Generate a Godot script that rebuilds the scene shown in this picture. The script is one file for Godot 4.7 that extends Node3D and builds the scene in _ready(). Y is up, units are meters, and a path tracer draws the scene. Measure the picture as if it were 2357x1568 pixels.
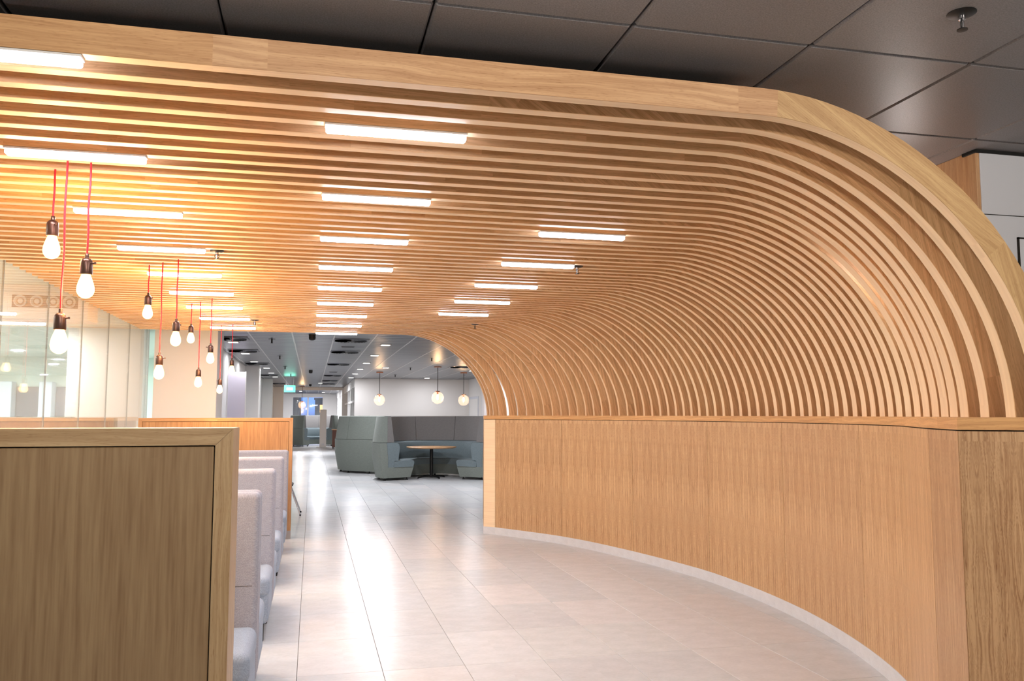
extends Node3D

# ---------------------------------------------------------------- shape helper
class Shape:
	var v := PackedVector3Array()
	var n := PackedVector3Array()
	var t := PackedVector2Array()
	func tri(a: Vector3, b: Vector3, c: Vector3, na: Vector3, nb: Vector3, nc: Vector3, ta: Vector2, tb: Vector2, tc: Vector2) -> void:
		if (b - a).cross(c - a).dot(na + nb + nc) > 0.0:
			v.append_array([a, c, b]); n.append_array([na, nc, nb]); t.append_array([ta, tc, tb])
		else:
			v.append_array([a, b, c]); n.append_array([na, nb, nc]); t.append_array([ta, tb, tc])
	# flat convex polygon, planar texture coordinates along ug and vg (metres)
	func face(p: Array, nn: Vector3, ug: Vector3, vg: Vector3, off := Vector2.ZERO) -> void:
		for i in range(1, p.size() - 1):
			tri(p[0], p[i], p[i + 1], nn, nn, nn, Vector2(p[0].dot(ug), p[0].dot(vg)) + off, Vector2(p[i].dot(ug), p[i].dot(vg)) + off, Vector2(p[i + 1].dot(ug), p[i + 1].dot(vg)) + off)
	# ribbon between two rows of points
	func strip(a: Array, b: Array, na: Array, nb: Array, u: Array, v0: float, v1: float) -> void:
		for i in a.size() - 1:
			tri(a[i], a[i + 1], b[i], na[i], na[i + 1], nb[i], Vector2(u[i], v0), Vector2(u[i + 1], v0), Vector2(u[i], v1))
			tri(b[i], a[i + 1], b[i + 1], nb[i], na[i + 1], nb[i + 1], Vector2(u[i], v1), Vector2(u[i + 1], v0), Vector2(u[i + 1], v1))
	# box with chamfered edges; grain 0,1,2 = axis along which u runs
	func box(c: Vector3, s: Vector3, ch := 0.004, grain := 0, off := Vector2.ZERO) -> void:
		var h := s * 0.5
		ch = minf(ch, 0.49 * minf(s.x, minf(s.y, s.z)))
		var ax := [Vector3.RIGHT, Vector3.UP, Vector3.BACK]
		var ug: Vector3 = ax[grain]
		for k in 3:
			var a: Vector3 = ax[k]
			var b: Vector3 = ax[(k + 1) % 3]
			var d: Vector3 = ax[(k + 2) % 3]
			var vg: Vector3 = b if (k + 1) % 3 != grain else d
			var uu: Vector3 = ug if k != grain else (d if vg == b else b)
			var hb := h[(k + 1) % 3] - ch
			var hd := h[(k + 2) % 3] - ch
			for sg in [-1.0, 1.0]:
				var o: Vector3 = c + a * h[k] * sg
				face([o + b * hb + d * hd, o + b * hb - d * hd, o - b * hb - d * hd, o - b * hb + d * hd], a * sg, uu, vg, off)
			if ch > 0.0:   # edges along a
				var ha := h[k] - ch
				for s1 in [-1.0, 1.0]:
					for s2 in [-1.0, 1.0]:
						var p: Vector3 = c + b * h[(k + 1) % 3] * s1 + d * hd * s2
						var q: Vector3 = c + b * hb * s1 + d * h[(k + 2) % 3] * s2
						face([p + a * ha, p - a * ha, q - a * ha, q + a * ha], (b * s1 + d * s2).normalized(), a if k == grain else ug, b if k == grain else a, off)
		if ch > 0.0:
			for sx in [-1.0, 1.0]:
				for sy in [-1.0, 1.0]:
					for sz in [-1.0, 1.0]:
						var m := Vector3(sx, sy, sz)
						face([c + Vector3(h.x * sx, (h.y - ch) * sy, (h.z - ch) * sz), c + Vector3((h.x - ch) * sx, h.y * sy, (h.z - ch) * sz), c + Vector3((h.x - ch) * sx, (h.y - ch) * sy, h.z * sz)], m.normalized(), Vector3.RIGHT, Vector3.UP, off)
	# solid of revolution about y through c, profile of (radius, height), from angle a0 to a1 (0 = +z, turning to +x)
	func lathe(prof: Array, c := Vector3.ZERO, seg := 24, a0 := 0.0, a1 := TAU, soft := 50.0) -> void:
		var pn := []
		for i in prof.size() - 1:
			var d: Vector2 = prof[i + 1] - prof[i]
			pn.append(Vector2(d.y, -d.x).normalized())
		var len := 0.0
		for i in prof.size() - 1:
			var m0: Vector2 = pn[i]
			var m1: Vector2 = pn[i]
			if i > 0 and rad_to_deg(absf(pn[i].angle_to(pn[i - 1]))) < soft: m0 = (pn[i] + pn[i - 1]).normalized()
			if i < pn.size() - 1 and rad_to_deg(absf(pn[i].angle_to(pn[i + 1]))) < soft: m1 = (pn[i] + pn[i + 1]).normalized()
			var A := []; var B := []; var NA := []; var NB := []; var U := []
			for k in seg + 1:
				var g := lerpf(a0, a1, float(k) / seg)
				var e := Vector3(sin(g), 0, cos(g))
				A.append(c + e * prof[i].x + Vector3.UP * prof[i].y); B.append(c + e * prof[i + 1].x + Vector3.UP * prof[i + 1].y)
				NA.append(e * m0.x + Vector3.UP * m0.y); NB.append(e * m1.x + Vector3.UP * m1.y); U.append(g)
			var l2: float = len + prof[i].distance_to(prof[i + 1])
			strip(A, B, NA, NB, U, len, l2)
			len = l2
	# end cap of a lathe part: the closed profile as a flat polygon at angle g
	func cap(prof: Array, c: Vector3, g: float, side: float) -> void:
		var e := Vector3(sin(g), 0, cos(g))
		var nn := Vector3(cos(g), 0, -sin(g)) * side
		var flat := PackedVector2Array()
		for p in prof: flat.append(p)
		var ix := Geometry2D.triangulate_polygon(flat)
		for k in range(0, ix.size(), 3):
			var q := []
			for j in 3: q.append(c + e * flat[ix[k + j]].x + Vector3.UP * flat[ix[k + j]].y)
			face(q, nn, e, Vector3.UP)
	# round bar through points
	func tube(p: Array, r: float, seg := 8, ends := true) -> void:
		var rows := []; var nrm := []
		for i in p.size():
			var d: Vector3 = (p[mini(i + 1, p.size() - 1)] - p[maxi(i - 1, 0)]).normalized()
			var s := d.cross(Vector3.RIGHT if absf(d.x) < 0.9 else Vector3.UP).normalized()
			var w := d.cross(s)
			var row := []; var nn := []
			for k in seg + 1:
				var g := TAU * k / seg
				nn.append(s * cos(g) + w * sin(g)); row.append(p[i] + nn[k] * r)
			rows.append(row); nrm.append(nn)
		var u := []
		for k in seg + 1: u.append(float(k) / seg)
		for i in p.size() - 1: strip(rows[i], rows[i + 1], nrm[i], nrm[i + 1], u, i, i + 1)
		if ends:
			var d0: Vector3 = (p[0] - p[1]).normalized()
			var d1: Vector3 = (p[-1] - p[-2]).normalized()
			face(rows[0].slice(0, seg), d0, Vector3.RIGHT, Vector3.UP)
			face(rows[-1].slice(0, seg), d1, Vector3.RIGHT, Vector3.UP)
	func into(mesh: ArrayMesh, m: Material) -> ArrayMesh:
		if v.is_empty(): return mesh
		var a := []
		a.resize(Mesh.ARRAY_MAX)
		a[Mesh.ARRAY_VERTEX] = v; a[Mesh.ARRAY_NORMAL] = n; a[Mesh.ARRAY_TEX_UV] = t
		mesh.add_surface_from_arrays(Mesh.PRIMITIVE_TRIANGLES, a)
		mesh.surface_set_material(mesh.get_surface_count() - 1, m)
		return mesh
	func done(m: Material) -> ArrayMesh:
		return into(ArrayMesh.new(), m)

# ---------------------------------------------------------------- naming helpers
var used := {}
func numbered(called: String) -> String:
	used[called] = used.get(called, -1) + 1
	return called if used[called] == 0 else "%s_%03d" % [called, used[called]]

func tag(o: Node, label: String, category: String, group := "") -> Node:
	o.set_meta("label", label); o.set_meta("category", category)
	if group: o.set_meta("group", group)
	return o

func thing(called: String, label: String, category: String, at := Vector3.ZERO, turn := 0.0, group := "") -> Node3D:
	var o := Node3D.new()
	o.name = numbered(called); add_child(o)
	o.position = at; o.rotation.y = turn
	tag(o, label, category, group)
	return o

func dup(src: Node3D, called: String, label: String, at: Vector3, turn := 0.0) -> Node3D:
	var o: Node3D = src.duplicate()
	o.name = numbered(called); add_child(o)
	o.position = at; o.rotation.y = turn
	o.set_meta("label", label)
	return o

func part(called: String, mesh: Mesh, parent: Node, at := Vector3.ZERO, label := "") -> MeshInstance3D:
	var o := MeshInstance3D.new()
	o.mesh = mesh; o.name = called; o.position = at
	parent.add_child(o, true)
	if label: o.set_meta("label", label)
	return o

func struct(called: String, mesh: Mesh, label := "", parent: Node = self) -> MeshInstance3D:
	var o := part(numbered(called), mesh, parent)
	o.set_meta("kind", "structure")
	o.set_meta("label", label)
	o.set_meta("category", "portal frame" if called == "trim_5" else "column" if called.begins_with("trim") else called.split("_")[0])
	return o

func bx(c: Vector3, s: Vector3, m: Material, ch := 0.003, grain := 0) -> ArrayMesh:
	var b := Shape.new()
	b.box(c, s, ch, grain)
	return b.done(m)

func span(lo: Vector3, hi: Vector3, m: Material, ch := 0.003, grain := 0) -> ArrayMesh:
	return bx((lo + hi) * 0.5, (hi - lo).abs(), m, ch, grain)

# ---------------------------------------------------------------- materials
var M := {}
func mat(called: String, c: Color, rough := 0.6, metal := 0.0, tex: Texture2D = null, scale := Vector3.ONE) -> StandardMaterial3D:
	var m := StandardMaterial3D.new()
	m.resource_name = called; m.albedo_color = c; m.roughness = rough; m.metallic = metal
	if tex: m.albedo_texture = tex; m.uv1_scale = scale
	M[called] = m
	return m

func glow(called: String, c: Color, e: float) -> StandardMaterial3D:
	var m := mat(called, c, 0.5)
	m.emission_enabled = true; m.emission = c; m.emission_energy_multiplier = e
	return m

func pane(called: String, c: Color, a: float) -> StandardMaterial3D:
	var m := mat(called, Color(c.r, c.g, c.b, a), 0.02)
	m.transparency = BaseMaterial3D.TRANSPARENCY_ALPHA
	return m

func picture(w: int, h: int, f: Callable) -> ImageTexture:
	var b := PackedByteArray()
	b.resize(w * h * 3)
	var at := 0
	for y in h:
		for x in w:
			var c: Color = f.call(float(x) / w, float(y) / h)
			b[at] = clampi(int(c.r * 255), 0, 255); b[at + 1] = clampi(int(c.g * 255), 0, 255); b[at + 2] = clampi(int(c.b * 255), 0, 255)
			at += 3
	var im := Image.create_from_data(w, h, false, Image.FORMAT_RGB8, b)
	im.generate_mipmaps()
	return ImageTexture.create_from_image(im)

func noise(sd: int, fr := 1.0, oct := 3) -> FastNoiseLite:
	var q := FastNoiseLite.new()
	q.seed = sd; q.frequency = fr; q.noise_type = FastNoiseLite.TYPE_SIMPLEX_SMOOTH
	q.fractal_octaves = oct
	return q

func make_materials() -> void:
	var q := noise(11)
	var dark := Color(0.66, 0.55, 0.45)
	# long grain: u along the board (one picture = 1.6 m x 0.4 m)
	var grain := picture(640, 256, func(u, v):
		var w: float = q.get_noise_2d(u * 2.0, v * 1.2) * 0.05
		var a: float = q.get_noise_2d(u * 1.3 + 40.0, (v + w) * 13.0)
		var b: float = q.get_noise_2d(u * 5.0 + 90.0, (v + w) * 62.0)
		var p: float = maxf(0.0, q.get_noise_2d(u * 26.0, v * 120.0) - 0.32) * 0.9
		return dark.lerp(Color(1, 0.99, 0.97), clampf(0.80 + a * 0.30 + b * 0.24 - p, 0, 1)))
	# upright veneer in mirrored leaves (one picture = 1.0 m x 1.4 m), v along the grain
	var veneer := picture(640, 640, func(u, v):
		var l: float = fposmod(u * 8.0, 2.0)
		var leaf: int = int(u * 8.0)
		l = l if l < 1.0 else 2.0 - l
		var flame: float = exp(-pow((v - 0.72) / 0.10, 2.0)) * exp(-pow((l - 0.5) / 0.32, 2.0))
		var ph: float = l * 9.0 + pow(absf(l - 0.5), 2.0) * 20.0 * flame + q.get_noise_2d(l * 2.0, v * 2.5) * 1.1
		var a: float = q.get_noise_2d(ph * 1.5 + 10.0, v * 1.6)
		var b: float = q.get_noise_2d(ph * 7.0, v * 5.0 + 30.0)
		var fleck: float = maxf(0.0, q.get_noise_2d(ph * 6.0 + 200.0, v * 13.0) - 0.28) * (0.35 + 0.9 * exp(-pow((l - 0.45) / 0.22, 2.0)))
		var tone: float = q.get_noise_2d(leaf * 7.3, 5.0) * 0.06
		return dark.lerp(Color(1, 0.99, 0.96), clampf(0.77 + a * 0.55 + b * 0.36 + tone * 1.6 - fleck * 1.6, 0, 1)))
	# big cathedral figure for the booth partitions, v along the grain (one picture = 1.0 m x 1.5 m)
	var cathedral := picture(512, 512, func(u, v):
		var l: float = fposmod(u * 6.0, 1.0) - 0.5
		var h: float = fposmod(v + 0.13 * floorf(u * 6.0), 1.0)
		var ring: float = absf(l) * 13.0 + h * 1.6 + q.get_noise_2d(u * 5.0, v * 2.0) * 1.4
		var a: float = sin(ring * 3.2) * 0.5 * exp(-absf(l) * 4.5) * smoothstep(0.0, 0.25, h)
		var b: float = q.get_noise_2d(u * 34.0, v * 2.2)
		var c: float = q.get_noise_2d(u * 110.0, v * 9.0)
		return dark.lerp(Color(1, 0.99, 0.96), clampf(0.82 + a * 0.16 + b * 0.28 + c * 0.2, 0, 1)))
	var fine := picture(256, 128, func(u, v):
		var a: float = q.get_noise_2d(u * 2.0 + 7.0, v * 20.0)
		return dark.lerp(Color(1, 0.99, 0.97), clampf(0.93 + a * 0.12, 0, 1)))
	var stone := picture(256, 256, func(u, v):
		var a: float = q.get_noise_2d(u * 3.0, v * 5.0)
		var b: float = q.get_noise_2d(u * 20.0, v * 34.0)
		var g: float = 0.95 + a * 0.03 + b * 0.022
		return Color(g, g - 0.004, g - 0.012))
	var cloth := picture(256, 256, func(u, v):
		var a: float = q.get_noise_2d(u * 90.0, v * 60.0)
		var b: float = q.get_noise_2d(u * 12.0, v * 12.0)
		var g: float = 0.90 + a * 0.17 + b * 0.03
		return Color(g, g, g))
	var speck := picture(256, 256, func(u, v):
		var a: float = q.get_noise_2d(u * 120.0, v * 120.0)
		var g: float = 0.88 + a * 0.22
		return Color(g, g, g))
	var ws := Vector3(0.62, 2.5, 1)
	var tints := [Color(0.80, 0.64, 0.47), Color(0.76, 0.58, 0.41), Color(0.82, 0.67, 0.50), Color(0.80, 0.65, 0.50), Color(0.78, 0.655, 0.48), Color(0.79, 0.62, 0.45)]
	for i in tints.size():
		mat("oak_%d" % i, tints[i], 0.5, 0.0, grain, ws)
		mat("slat_%d" % i, tints[i].lerp(Color(0.97, 0.82, 0.64), 0.78), 0.5, 0.0, grain, ws)
		mat("edge_%d" % i, tints[i].lerp(Color(0.985, 0.90, 0.785), 0.75), 0.42, 0.0, fine, ws)   # pale edge banding
	mat("oak_cap", Color(0.85, 0.67, 0.46), 0.42, 0.0, grain, ws)
	mat("oak_cap_b", Color(0.81, 0.63, 0.42), 0.42, 0.0, grain, ws)
	for i in 3: mat("veneer_%d" % i, [Color(0.80, 0.66, 0.505), Color(0.785, 0.645, 0.495), Color(0.72, 0.585, 0.445)][i], 0.42, 0.0, veneer, Vector3(1.0, 0.715, 1))
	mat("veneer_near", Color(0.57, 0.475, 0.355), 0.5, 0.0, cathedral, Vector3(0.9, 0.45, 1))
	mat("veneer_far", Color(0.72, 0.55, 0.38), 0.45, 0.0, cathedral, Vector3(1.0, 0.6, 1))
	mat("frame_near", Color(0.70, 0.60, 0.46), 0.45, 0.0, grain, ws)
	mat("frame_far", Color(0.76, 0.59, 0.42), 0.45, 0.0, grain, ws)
	mat("shadow_gap", Color(0.10, 0.08, 0.06), 0.9)
	mat("felt", Color(0.06, 0.055, 0.05), 0.95)
	for i in 4: mat("stone_%d" % i, [Color(0.80, 0.81, 0.825), Color(0.79, 0.80, 0.81), Color(0.81, 0.81, 0.82), Color(0.775, 0.785, 0.80)][i], 0.27, 0.0, stone, Vector3(1.3, 1.3, 1))
	for i in 4: M["stone_%d" % i].metallic_specular = 0.17
	mat("grout", Color(0.50, 0.47, 0.45), 0.8)
	mat("plinth", Color(0.84, 0.845, 0.87), 0.35, 0.0, stone, Vector3(2, 2, 1))
	mat("grey_plinth", Color(0.62, 0.60, 0.59), 0.4)
	mat("fabric_light", Color(0.66, 0.67, 0.72), 0.95, 0.0, cloth, Vector3(2.2, 2.2, 1))
	mat("fabric_seat", Color(0.62, 0.68, 0.76), 0.95, 0.0, cloth, Vector3(2.2, 2.2, 1))
	mat("fabric_green", Color(0.51, 0.54, 0.515), 0.95, 0.0, cloth, Vector3(1.2, 1.6, 1))
	mat("fabric_grey", Color(0.36, 0.36, 0.36), 0.95, 0.0, cloth, Vector3(1.2, 1.6, 1))
	mat("fabric_dark", Color(0.50, 0.49, 0.485), 0.95, 0.0, cloth, Vector3(1.2, 1.6, 1))
	mat("fabric_blue", Color(0.47, 0.525, 0.545), 0.95, 0.0, cloth, Vector3(1.2, 1.6, 1))
	for k in ["fabric_light", "fabric_seat", "fabric_green", "fabric_grey", "fabric_blue"]: M[k].rim_enabled = true; M[k].rim = 0.3
	mat("ceiling_tile", Color(0.50, 0.485, 0.49), 0.42, 0.0, speck, Vector3(1.5, 1.5, 1))
	mat("ceiling_gap", Color(0.04, 0.04, 0.04), 0.9)
	mat("metal_plank", Color(0.40, 0.41, 0.44), 0.30, 0.8)
	mat("metal_seam", Color(0.72, 0.72, 0.72), 0.35, 0.6)
	mat("white_paint", Color(0.86, 0.85, 0.84), 0.7)
	mat("grey_paint", Color(0.78, 0.79, 0.82), 0.6)
	mat("lavender", Color(0.80, 0.78, 0.84), 0.5)
	mat("dark_panel", Color(0.30, 0.31, 0.33), 0.5)
	mat("blue_white", Color(0.76, 0.81, 0.85), 0.5)
	mat("pale_green", Color(0.78, 0.84, 0.80), 0.6)
	mat("joint_grey", Color(0.40, 0.42, 0.42), 0.4)
	mat("black", Color(0.03, 0.03, 0.032), 0.5)
	mat("black_metal", Color(0.05, 0.05, 0.05), 0.4, 0.3)
	mat("chrome", Color(0.82, 0.82, 0.84), 0.15, 1.0)
	mat("bronze", Color(0.36, 0.27, 0.24), 0.32, 0.85)
	mat("copper", Color(0.72, 0.47, 0.34), 0.3, 0.9)
	mat("red_cord", Color(0.85, 0.10, 0.16), 0.7)
	mat("grey_cord", Color(0.20, 0.17, 0.16), 0.6)
	mat("mahogany", Color(0.36, 0.19, 0.13), 0.5)
	mat("brick_red", Color(0.55, 0.30, 0.26), 0.8)
	mat("night_stone", Color(0.32, 0.34, 0.40), 0.8)
	glow("led_white", Color(0.93, 0.94, 1.0), 18.0)
	glow("bulb_warm", Color(1.0, 0.80, 0.52), 5.0)
	glow("filament", Color(1.0, 0.82, 0.58), 14.0)
	glow("downlight_white", Color(1.0, 0.98, 0.95), 5.0)
	glow("sign_green", Color(0.42, 0.95, 0.78), 1.3)
	glow("sign_pale", Color(0.85, 1.0, 0.95), 1.6)
	glow("window_lit", Color(1.0, 0.75, 0.45), 2.2)
	pane("clear_glass", Color(0.93, 0.97, 0.95), 0.10)
	pane("globe_glass", Color(1, 1, 1), 0.05)

# ---------------------------------------------------------------- plan of the curved wall
func curve_at(p: Array, z: float) -> float:   # x on a polyline of (x, z) given in falling z
	for i in p.size() - 1:
		if z <= p[i].y and z >= p[i + 1].y: return lerpf(p[i].x, p[i + 1].x, (p[i].y - z) / (p[i].y - p[i + 1].y))
	return p[0].x if z > p[0].y else p[-1].x

func smooth(p: Array, step: float) -> Array:
	var c := Curve2D.new()
	for i in p.size():
		var d: Vector2 = (p[mini(i + 1, p.size() - 1)] - p[maxi(i - 1, 0)]) / 6.0
		c.add_point(p[i], -d, d)
	c.bake_interval = 0.02
	var out := []
	var k := int(ceil(c.get_baked_length() / step))
	for i in k + 1: out.append(c.sample_baked(c.get_baked_length() * i / k, true))
	return out

var slat_plan := []   # room-side edge of the slats where they stand on the cap
const PITCH := 0.1434
const HC := 2.57
func slat_z(k: int) -> float: return -2.675 - PITCH * k

# ================================================================ the scene
func _ready() -> void:
	# camera
	var cam := Camera3D.new()
	cam.name = "camera"; add_child(cam)
	cam.fov = rad_to_deg(2.0 * atan(784.0 / 1939.0))
	cam.position = Vector3(0, 1.5, 0)
	cam.rotation_degrees = Vector3(5.04, -13.31, 0)
	cam.near = 0.05; cam.far = 400.0
	cam.current = true
	# dusk sky and exposure
	var we := WorldEnvironment.new()
	we.name = "environment"
	var env := Environment.new()
	env.background_mode = Environment.BG_SKY
	var sky := Sky.new()
	var sm := ProceduralSkyMaterial.new()
	sm.sky_top_color = Color(0.10, 0.17, 0.36); sm.sky_horizon_color = Color(0.30, 0.42, 0.68)
	sm.ground_bottom_color = Color(0.06, 0.07, 0.10); sm.ground_horizon_color = Color(0.16, 0.20, 0.30)
	sm.sky_energy_multiplier = 1.8
	sky.sky_material = sm; env.sky = sky
	env.tonemap_mode = Environment.TONE_MAPPER_LINEAR
	env.tonemap_exposure = 1.1
	env.sdfgi_enabled = true; env.ssao_enabled = true; env.ssil_enabled = true
	we.environment = env; add_child(we)
	make_materials()
	slat_plan = smooth([Vector2(2.70, -2.5), Vector2(2.705, -2.81), Vector2(2.715, -2.96), Vector2(2.74, -3.1), Vector2(2.81, -3.24), Vector2(2.955, -3.53), Vector2(3.144, -3.96), Vector2(3.35, -4.53), Vector2(3.49, -5.11), Vector2(3.60, -5.8), Vector2(3.63, -6.4), Vector2(3.605, -7.1), Vector2(3.53, -7.9), Vector2(3.396, -8.55), Vector2(3.216, -9.12), Vector2(3.004, -9.70), Vector2(2.736, -10.27), Vector2(2.50, -10.7), Vector2(2.385, -10.86), Vector2(2.335, -11.05), Vector2(2.311, -11.4)], 0.05)
	build_room()
	build_low_wall()
	build_canopy()
	build_partitions()
	build_lights()
	build_pendants()
	build_hall()
	build_glass_room()
	build_booth_seats()
	build_lounge()

func area(called: String, at: Vector3, size: Vector2, e: float, c: Color) -> void:
	var l := AreaLight3D.new()
	l.name = numbered(called); add_child(l)
	l.position = at; l.rotation_degrees.x = -90.0
	l.area_size = size; l.light_energy = e; l.light_color = c
	l.area_normalize_energy = true; l.area_range = 40.0; l.area_attenuation = 2.0
	l.shadow_enabled = true

func omni(called: String, at: Vector3, e: float, c: Color, size := 0.03) -> void:
	var l := OmniLight3D.new()
	l.name = numbered(called); add_child(l)
	l.position = at; l.light_energy = e; l.light_color = c; l.light_size = size
	l.omni_range = 30.0; l.omni_attenuation = 2.0; l.shadow_enabled = true

# ---------------------------------------------------------------- floor, ceilings, walls
func build_room() -> void:
	var rng := RandomNumberGenerator.new()
	rng.seed = 5
	# floor: slab, then the stone tiles
	var fl := struct("floor", span(Vector3(-9, -0.25, 4.2), Vector3(6.8, -0.012, -54), M.grout, 0.0), "pale stone tiled floor of the corridor and the hall")
	var meshes := []
	for k in 4:
		for j in 3:
			var b := Shape.new()
			b.box(Vector3(0, -0.011, 0), Vector3(0.4875, 0.022, 0.762), 0.0015, 0, Vector2(k * 0.37 + j * 0.21, j * 0.43))
			meshes.append(b.done(M["stone_%d" % k]))
	var rest := [Shape.new(), Shape.new(), Shape.new(), Shape.new()]
	for i in range(-18, 14):
		for j in range(-12, 64):
			var c := Vector3(-0.055 + 0.49 * (i + 0.5), 0, -5.14 - 0.765 * (j + 0.5))
			if c.z > 4.0 or c.x < -8.9 or c.x > 6.6: continue
			var near: bool = c.x > -2.1 and c.x < 3.6 and c.z < -3.2 and c.z > -16.0
			if near: part("floor_tile", meshes[rng.randi() % 12], fl, c)
			else: rest[rng.randi() % 4].box(c + Vector3(0, -0.011, 0), Vector3(0.4875, 0.022, 0.762), 0.0)
	var far := ArrayMesh.new()
	for k in 4: rest[k].into(far, M["stone_%d" % k])
	part("floor_tiles_beyond", far, fl).set_meta("kind", "stuff")
	# ceiling slab
	var ce := struct("ceiling", span(Vector3(-9, 2.80, 4.2), Vector3(6.8, 2.95, -54), M.ceiling_gap, 0.0), "dark panelled ceiling over the corridor and the hall")
	# dark square panels of the corridor
	var tl := Shape.new()
	tl.box(Vector3(0, 2.765, 0), Vector3(0.637, 0.03, 0.694), 0.007)
	var tmesh := tl.done(M.ceiling_tile)
	for i in range(-3, 9):
		for j in range(0, 11):
			part("ceiling_panel", tmesh, ce, Vector3(-0.304 + 0.643 * (i + 0.5), 0, -4.558 + 0.70 * (j + 0.5)))
	struct("ceiling", span(Vector3(-2.1, 2.752, -4.56), Vector3(6.8, 2.80, -11.38), M.ceiling_tile, 0.0), "dark ceiling hidden above the slatted canopy")
	# metal planks of the hall
	var zs := -11.40
	var mass := Shape.new()
	for i in range(-3, 9):
		var x0 := -0.32 + 0.643 * i
		var pm: ArrayMesh = null
		for j in 135:
			var z := zs - 0.30 * j
			var sh := mass
			var single: bool = z > -16.9 and x0 < 3.4 and x0 > -1.8
			if single and pm: part("ceiling_plank", pm, ce, Vector3(x0, 2.752, z)); continue
			if single: sh = Shape.new()
			var base := Vector3.ZERO if single else Vector3(x0, 2.752, z)
			var A := []; var B := []; var N := []; var U := []
			for k in 6:
				var f := k / 5.0
				var s := (f - 0.5) * 2.0
				A.append(base + Vector3(0.012, -0.006 * (1.0 - s * s), -0.004 - 0.292 * f)); B.append(A[k] + Vector3(0.619, 0, 0))
				N.append(Vector3(0, -1, -0.11 * s).normalized()); U.append(f)
			sh.strip(A, B, N, N, U, 0, 1)
			sh.face([A[0], B[0], B[0] + Vector3(0, 0.03, 0), A[0] + Vector3(0, 0.03, 0)], Vector3.BACK, Vector3.RIGHT, Vector3.UP)
			sh.face([A[5], B[5], B[5] + Vector3(0, 0.03, 0), A[5] + Vector3(0, 0.03, 0)], Vector3.FORWARD, Vector3.RIGHT, Vector3.UP)
			if single:
				pm = sh.done(M.metal_plank); part("ceiling_plank", pm, ce, Vector3(x0, 2.752, z))
	part("ceiling_planks_beyond", mass.done(M.metal_plank), ce).set_meta("kind", "stuff")
	for i in range(-2, 9):
		var x0 := -0.32 + 0.643 * i
		part("ceiling_rail", span(Vector3(x0 - 0.012, 2.742, -11.4), Vector3(x0 + 0.012, 2.80, -51.5), M.metal_seam, 0.002), ce)
	# walls of the corridor
	struct("wall_back", span(Vector3(-2.3, 0, 4.0), Vector3(6.8, 2.8, 4.2), M.white_paint, 0.0), "white wall closing the corridor behind the viewer")
	struct("wall_right", span(Vector3(6.6, 0, 4.0), Vector3(6.8, 2.8, -29.8), M.white_paint, 0.0), "white wall at the far right of the corridor and hall")
	var wr := struct("wall_side", span(Vector3(3.05, 0, -3.28), Vector3(6.6, 2.75, -3.355), M.grey_paint, 0.002), "light grey panelled wall behind the end of the slatted arch")
	part("panel_joint", span(Vector3(3.05, 2.439, -3.281), Vector3(6.6, 2.442, -3.277), M.shadow_gap, 0.0), wr)
	part("timber_return", span(Vector3(3.03, 2.05, -3.283), Vector3(3.05, 2.75, -3.82), M.oak_3, 0.002, 1), wr)
	part("dark_skirting", span(Vector3(3.02, 2.735, -3.27), Vector3(6.6, 2.752, -3.36), M.ceiling_gap, 0.002), wr)
	var d := Shape.new()
	for s in [[3.235, 3.243, 0.0, 2.338], [4.15, 4.158, 0.0, 2.338], [3.235, 4.158, 2.33, 2.338]]:
		d.box(Vector3((s[0] + s[1]) / 2, (s[2] + s[3]) / 2, -3.278), Vector3(s[1] - s[0], s[3] - s[2], 0.012), 0.0)
	var dr := struct("door_1", d.done(M.shadow_gap), "flush grey door outlined in the panelled side wall")
	part("door_leaf", span(Vector3(3.243, 0.01, -3.272), Vector3(4.15, 2.33, -3.279), M.grey_paint, 0.001), dr)
	struct("wall_service", span(Vector3(4.3, 0, -3.36), Vector3(4.45, 2.8, -11.38), M.white_paint, 0.0), "white wall in the dark space behind the arch")
	struct("wall_service_end", span(Vector3(3.2, 0, -11.40), Vector3(6.6, 2.8, -11.5), M.white_paint, 0.0), "white wall closing the space behind the arch at the hall end")

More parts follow.
